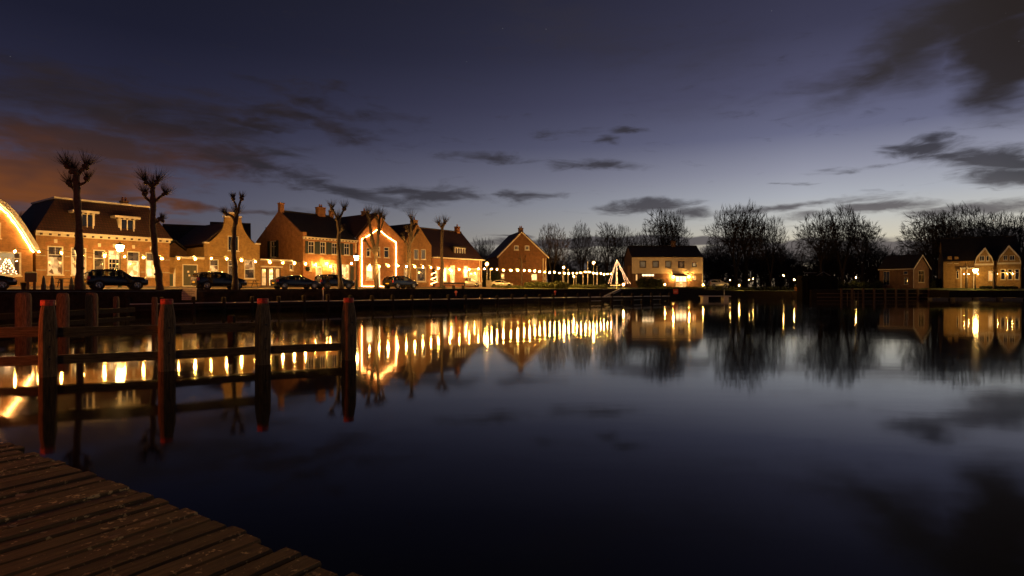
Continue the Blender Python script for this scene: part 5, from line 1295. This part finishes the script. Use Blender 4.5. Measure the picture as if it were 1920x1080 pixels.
# information sign
Yq = on_quay(352,-.3); t = thing('notice_board', 'pale rectangular board with lines of small dark text on the quay wall', 'sign', (Yq.x,Yq.y,0), 0)
a, b = P(336,Yq.y,540.5), P(368.5,Yq.y,563); W_ = (b.x-a.x)/2; cx = (a.x+b.x)/2-Yq.x
MB().box(cx-W_,cx+W_,-.06,-.02,b.z,a.z).build('board','sign_board',t)
rr = random.Random(9); mb = MB(); hh = a.z-b.z
for k, ln in enumerate((.62,.86,.84,.5,.84,.8)):
    z = a.z-hh*(.17+.135*k); x = -ln*W_
    while x < ln*W_-.02:
        w_ = rr.uniform(.03,.11); mb.box(cx+x,cx+min(x+w_,ln*W_),-.066,-.061,z-.022,z+.022); x += w_+.025
mb.build('lettering','sign_ink',t)
for x in (-.4,.4): MB().box(cx+x-.04,cx+x+.04,-.015,.05,.75,a.z-.1).build('post','pile_timber',t)
# red ball lights, brown panel, red square, mooring lamp
for px, py, Y, lab in ((855,548,70.5,'pink round float light on the harbour piles before the dormer house'),(1041,547.5,86,'pink round float light on the harbour piles before the park')):
    p = P(px,Y,py); MB().ball((0,0,0),.17,10,8).cyl((0,0,-.5),(0,0,-.15),.05).build('float_light','buoy_red',loc=p,label=lab,category='float light',smooth=True)
p = P(991,92,543); MB().box(-.85,.85,-.1,.1,-.9,0).box(-.9,.9,-.14,.14,.001,.08).build('panel','brown_panel',loc=p,label='brown wooden panel on the quay wall under the shrub bed',category='panel')
p = P(1267,113.5,542.5); t = thing('warning_board','small square red board standing in the bank below cream house','sign',p); MB().box(-.45,.45,-.04,.04,-.95,0).build('board','sign_red',t); MB().box(-.05,.05,.045,.1,-2.2,-.05).build('post','pile_timber',t)
MB().box(-.28,.28,-.05,-.041,-.45,-.38).box(-.28,.28,-.05,-.041,-.62,-.56).build('lettering','white_paint',t)
p = P(1135,104,546); MB().box(-.42,-.2,-.1,.1,-.35,.35).box(.2,.42,-.1,.1,-.35,.35).box(-.199,.199,-.1,.1,.15,.35).box(-.199,.199,-.1,.1,-.35,-.15).build('lifebuoy_box','white_paint',loc=p,label='pale square lifebuoy holder on the wall left of the gangway',category='lifebuoy holder')
# signal posts on the quay
p = on_quay(606,-.4); t = thing('signal_post','slim post with small pink lamp on the landing stage','post',(p.x,p.y,.9)); MB().cyl((0,0,0),(0,0,1.15),.05).build('post','galvanised',t); MB().ball((0,0,1.22),.09,8,6).build('lamp','buoy_red',t)

# ------------------------------------------------------------------ landing stage with mooring piles
U = Vector((.764,.645)); P0 = Vector((-32,47)); NV = Vector((-.645,.764))
t = thing('landing_stage', 'long low landing stage with a pale worn top running before the quay wall', 'landing stage')
me = None; s0, s1 = 1.0, 77; seg = 2.4; n = int((s1-s0)/seg)
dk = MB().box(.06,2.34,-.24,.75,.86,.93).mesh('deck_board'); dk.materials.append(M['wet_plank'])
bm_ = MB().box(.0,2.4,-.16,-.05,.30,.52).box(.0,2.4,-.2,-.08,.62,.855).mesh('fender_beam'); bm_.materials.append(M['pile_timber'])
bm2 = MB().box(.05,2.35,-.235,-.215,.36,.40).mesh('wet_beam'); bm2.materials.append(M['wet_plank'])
ang = math.atan2(U.y,U.x); rr = random.Random(4)
for k in range(n):
    p = P0+U*(s0+k*seg)
    link('deck_board', dk, t, (p.x,p.y,rr.uniform(-.02,.02)), ang+rr.uniform(-.004,.004)); link('fender_beam', bm_, t, (p.x,p.y,rr.uniform(-.02,.02)), ang)
    if k > 22 and k % 2: link('lower_board', bm2, t, (p.x,p.y,rr.uniform(-.03,.03)), ang)
pile = MB().lathe([(.19,-1.5),(.19,1.2),(.17,1.3),(.10,1.36)], (0,0,0), 10).mesh('mooring_pile'); pile.materials.append(M['pile_timber'])
for k in range(n+1):
    p = P0+U*(s0+k*seg)-NV*.1; o = link('mooring_pile', pile, None, (p.x,p.y,rr.uniform(-.08,.1)+(.12 if k < 12 else 0)), rr.random()*3)
    o.scale = (rr.uniform(.9,1.15),)*2+(1,)
    tag(o, 'dark round mooring pile standing in the row along the landing stage', 'mooring pile', 'mooring piles along the landing stage')
# stout paired piles nearer on the left
for lab, px, Y, yt, w_ in [('stout timber pile behind the leftmost near post',44,27,549,.62),('stout timber pile right of the leftmost near post',118,28,549.5,.52),('stout timber pile below the black off-roader',172,30,549,.55),('thin timber pile where the pale landing stage begins',218,36,556,.32),('stout low pile behind the second near post',290,33,557,.3)]:
    p = P(px,Y,yt); h_ = p.z; mb = MB().lathe([(w_*.5,-1.5),(w_*.5,h_-.25),(w_*.44,h_-.05),(w_*.25,h_)], (0,0,0), 12); mb.build('mooring_pile','old_timber',loc=(p.x,p.y,0),label=lab,category='mooring pile')
p, q = P(-60,25.5,575), P(240,35,571); t = thing('timber_fender','dark double timber beam linking the stout piles on the left','fender')
d_ = (q-p); a_ = math.atan2(d_.y,d_.x); L_ = d_.xy.length
o1 = MB().box(0,L_,-.12,.12,.75,1.02).build('beam','pile_timber',t,loc=(p.x,p.y+.5,0),rz=a_); MB().box(0,L_,-.12,.12,.25,.48).build('beam','pile_timber',t,loc=(p.x,p.y+.5,0),rz=a_)
# gangway up to the quay
a, b = P(1133,99,556), P(1164,104,541.5); t = thing('gangway','pale sloping gangway from landing stage up to the quay by the light cone','gangway')
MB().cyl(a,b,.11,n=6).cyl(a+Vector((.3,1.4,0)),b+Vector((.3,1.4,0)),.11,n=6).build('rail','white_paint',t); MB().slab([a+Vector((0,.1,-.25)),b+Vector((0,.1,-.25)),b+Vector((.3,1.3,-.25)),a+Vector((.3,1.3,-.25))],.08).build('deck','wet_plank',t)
# floating dock before the bank
a = P(1312,108,555); b = P(1367,108,555); t = thing('floating_dock','small floating dock with pale floats right of the landing stage','dock')
MB().box(a.x,b.x,107,108.6,.62,.78).build('deck','wet_plank',t)
for x0, x1 in ((a.x+.3,a.x+1.3),(b.x-1.3,b.x-.4)): MB().box(x0,x1,107.1,108.5,-.2,.619).build('float','white_paint',t)
MB().cyl((P(1356,108,0).x,107.5,.781),(P(1356,108,0).x,107.5,1.9),.06).build('post','galvanised',t)
# pontoons at the right
for k, (p0,p1) in enumerate([(1748,1778),(1790,1822),(1835,1868),(1880,1918)]):
    a = P(p0,109.5-k*.5,559); b = P(p1,109.5-k*.5,559)
    MB().box(a.x,b.x,a.y,a.y+1.2,-.1,.32).box(a.x-.1,b.x+.1,a.y-.1,a.y+1.3,.321,.40).build('pontoon','concrete',label=f'{ORD[k]} low grey pontoon from the left below the gabled house quay',category='pontoon',group='pontoons below the gabled house')
for k in range(9):
    px = 1577+k*20.5; p = P(px,118.3,541.5); MB().box(-.16,.16,-.14,.14,-1.2,p.z).build('fender_post','brown_panel',loc=(p.x,118.2,0),label=f'{ORD[k]} brown fender post from the left on the quay below brick cottage',category='fender post',group='fender posts below the brick cottage')
for k, px in enumerate((1589,1596,1602,1609)):
    MB().cyl((0,0,-.5),(0,0,1.55),.09).build('mooring_stake','old_timber',loc=(P(px,116,0).x,116,0),label=f'{ORD[k]} from the left of four short stakes in water left of cottage',category='stake',group='four stakes in the water')
MB().box(61.5,84,118.15,118.35,.25,.42).box(61.5,84,118.15,118.35,1.0,1.17).build('quay_beam','brown_panel',label='pair of long brown timber beams on the quay below brick cottage',category='beam')
# dark lock
t = thing('lock','black steel lock structure at the far end of the harbour','lock')
MB().box(59.0,66.2,119.2,121.5,-1,4.7).build('gate','lock_steel',t); MB().box(58.6,66.6,118.9,119.19,3.9,4.15).build('gate_beam','lock_steel',t)
for x in (60,62.4,64.8): MB().box(x-.12,x+.12,118.95,119.19,0,3.89).build('gate_post','lock_steel',t)
MB().cyl((62,119.4,4.7),(63.4,119.4,5.5),.05).cyl((64.8,119.4,4.7),(63.4,119.4,5.5),.05).cyl((59.5,119.4,5.3),(62,119.4,5.3),.05).build('handrail','galvanised',t)
p = P(1497,125.5,527); MB().box(-.75,.75,-.1,.1,-1.1,.2).build('brick_pier','brick_red',loc=(p.x,p.y,2.2-.3+.3),label='short red lit brick pier left of the dark lock',category='pier')

# ------------------------------------------------------------------ near mooring posts and rails
NP = [(90,14.6,563),(313,15.6,561),(493,16.9,560),(654,18.0,559)]
labs = ['leftmost near mooring post with bright red top','second near mooring post, red topped with dark front','third near mooring post with orange brown side','fourth near mooring post, rightmost of the row']
PW = []
dirv = Vector((P(654,18,0).x-P(90,14.6,0).x, 18-14.6)); a_ = math.atan2(dirv.y, dirv.x)
for (px,Y,yt), lab in zip(NP, labs):
    p = P(px,Y,yt); H = p.z; PW.append(Vector((p.x,Y)))
    t = thing('mooring_post', lab, 'mooring post', (p.x,Y,0), .80)
    w = .178; mb = MB(); prof = [(w,-1.6),(w,.9),(w*.98,H-.55),(w*.78,H-.25),(w*.70,H-.13)]
    vs = []; ch = .72
    for i, (r, z) in enumerate(prof):
        for sx_, sy_ in ((1,ch),(ch,1),(-ch,1),(-1,ch),(-1,-ch),(-ch,-1),(ch,-1),(1,-ch)):
            vs.append((sx_*r+random.uniform(-.006,.006), sy_*r+random.uniform(-.006,.006), z))
    n = 8; fs = [(i*n+k, i*n+(k+1)%n, (i+1)*n+(k+1)%n, (i+1)*n+k) for i in range(len(prof)-1) for k in range(n)] + [tuple(range((len(prof)-1)*n, len(prof)*n))]
    mb.add(vs, fs).build('shaft','old_timber',t)
    MB().lathe([(w*.86,H-.14),(w*.88,H-.10),(w*.88,H-.02),(w*.8,H)], (0,0,0), 12).build('cap','red_cap',t)
    for z in (1.15,.75,.45): MB().cyl((0,-w-.035,z),(0,-w+.01,z),.024,n=8).build('bolt','black_metal',t)
t = thing('guide_fence','weathered double rail fence joining the four near mooring posts','rail fence')
ext = [PW[0]-(PW[1]-PW[0])*2.2, PW[0]]+PW[1:]; NN = Vector((-dirv.y,dirv.x)).normalized()
rail_defs = []
for i in range(len(ext)-1):
    a, b = ext[i]+NN*.28, ext[i+1]+NN*.28; d_ = b-a; an = math.atan2(d_.y,d_.x); L_ = d_.length
    if i < 3: MB().box(-.1 if i==0 else .012,L_-.012,-.09,.09,.98+(-.03 if i else 0),1.23+(-.03 if i else 0)).build('upper_rail','rail_timber',t,loc=(a.x,a.y,0),rz=an)
    MB().box(-.1 if i==0 else .012,L_-.012,-.09,.09,.27,.50).build('lower_rail','rail_timber',t,loc=(a.x,a.y,0),rz=an)
# pile seen behind between posts (cross piece)
MB().lathe([(.17,-1.5),(.17,1.0),(.1,1.05)],(0,0,0),8).build('mooring_pile','pile_timber',loc=(P(434,25,0).x,25,0),label='low dark pile in the water behind second and third near posts',category='mooring pile')

# ------------------------------------------------------------------ near jetty
E0 = Vector((-2.04,3.62)); e = Vector((-.842,.540)); pv = Vector((.540,.842)); DZ = .85
t = thing('jetty','brown plank jetty speckled with lichen in the near corner','jetty',(E0.x,E0.y,DZ),math.atan2(pv.y,pv.x))
rr = random.Random(12); pitch = .165; k0, k1 = -34, int(2.95/pitch)
for k in range(k0, k1):
    # local x = towards the water (pv), local y = along the edge (e)
    ex = rr.uniform(-.016,.012) + (-.05 if rr.random() < .08 else 0); w_ = pitch-rr.uniform(.014,.032); th = .05; ln = 3.6; mb = MB(); dz = rr.uniform(-.008,.006)
    y0 = k*pitch; pts = 7; vs = []
    for i in range(pts):
        x = -ln+(ln+ex)*i/(pts-1); jit = rr.uniform(-.004,.004)
        for (yy,zz) in ((y0+.006,-th),(y0,-.012),(y0+.010,0),(y0+w_-.010,0),(y0+w_,-.012),(y0+w_-.006,-th)): vs.append((x, yy+jit, zz+dz+rr.uniform(-.0015,.0015)))
    fs = [(i*6+j, i*6+(j+1)%6, (i+1)*6+(j+1)%6, (i+1)*6+j) for i in range(pts-1) for j in range(6)] + [tuple(range(5,-1,-1)), tuple(range((pts-1)*6,pts*6))]
    mb.add(vs, fs).build('plank','jetty_wood',t)
MB().box(-.35,-.15,k0*pitch,k1*pitch,-.26,-.065).box(-3.4,-3.2,k0*pitch,k1*pitch,-.26,-.065).box(-1.85,-1.7,k0*pitch,k1*pitch,-.26,-.065).build('beam','pile_timber',t)
for y in (2.6,.3,-2.2,-4.6):
    for x in (-.25,-3.3): MB().cyl((x,y,-2),(x,y,-.07),.11).build('pile','pile_timber',t)
mb = MB(); 
for k in range(70):
    x = -rr.random()**1.3*3.2-.05; y = rr.uniform(-3,2.7); s_ = rr.uniform(.012,.045); a_ = rr.random()*3.1; z = .012
    q = [Vector((math.cos(a_+j*1.26)*s_*rr.uniform(.5,1.2), math.sin(a_+j*1.26)*s_*rr.uniform(.5,1.0), z+rr.uniform(-.003,.01)))+Vector((x,y,0)) for j in range(5)]
    mb.add(q, [(0,1,2,3,4)])
o = mb.build('leaf_litter','coping',loc=(E0.x,E0.y,DZ),rz=math.atan2(pv.y,pv.x)); o['kind'] = 'stuff'; o['label'] = 'fallen leaf scraps lying on the jetty planks'

# ------------------------------------------------------------------ lamps standing outside the frame that light the near jetty and posts
def out_lamp(name, label, x, y, z, g, m, r, h=None):
    t = thing(name, label, 'lamp', (x,y,g)); MB().cyl((0,0,0),(0,0,z-g-r-.02),.06).build('post','black_metal',t)
    MB().ball((0,0,z-g),r,10,8).build('globe',m,t,smooth=True)
out_lamp('street_lamp','warm street lamp on the shore behind the jetty', -6,-17,6.2,1.3,'back_lamp',.2)
out_lamp('signal_lamp','red harbour signal lamp left of the mooring posts', -20,9,3.0,0,'signal_red',.12)
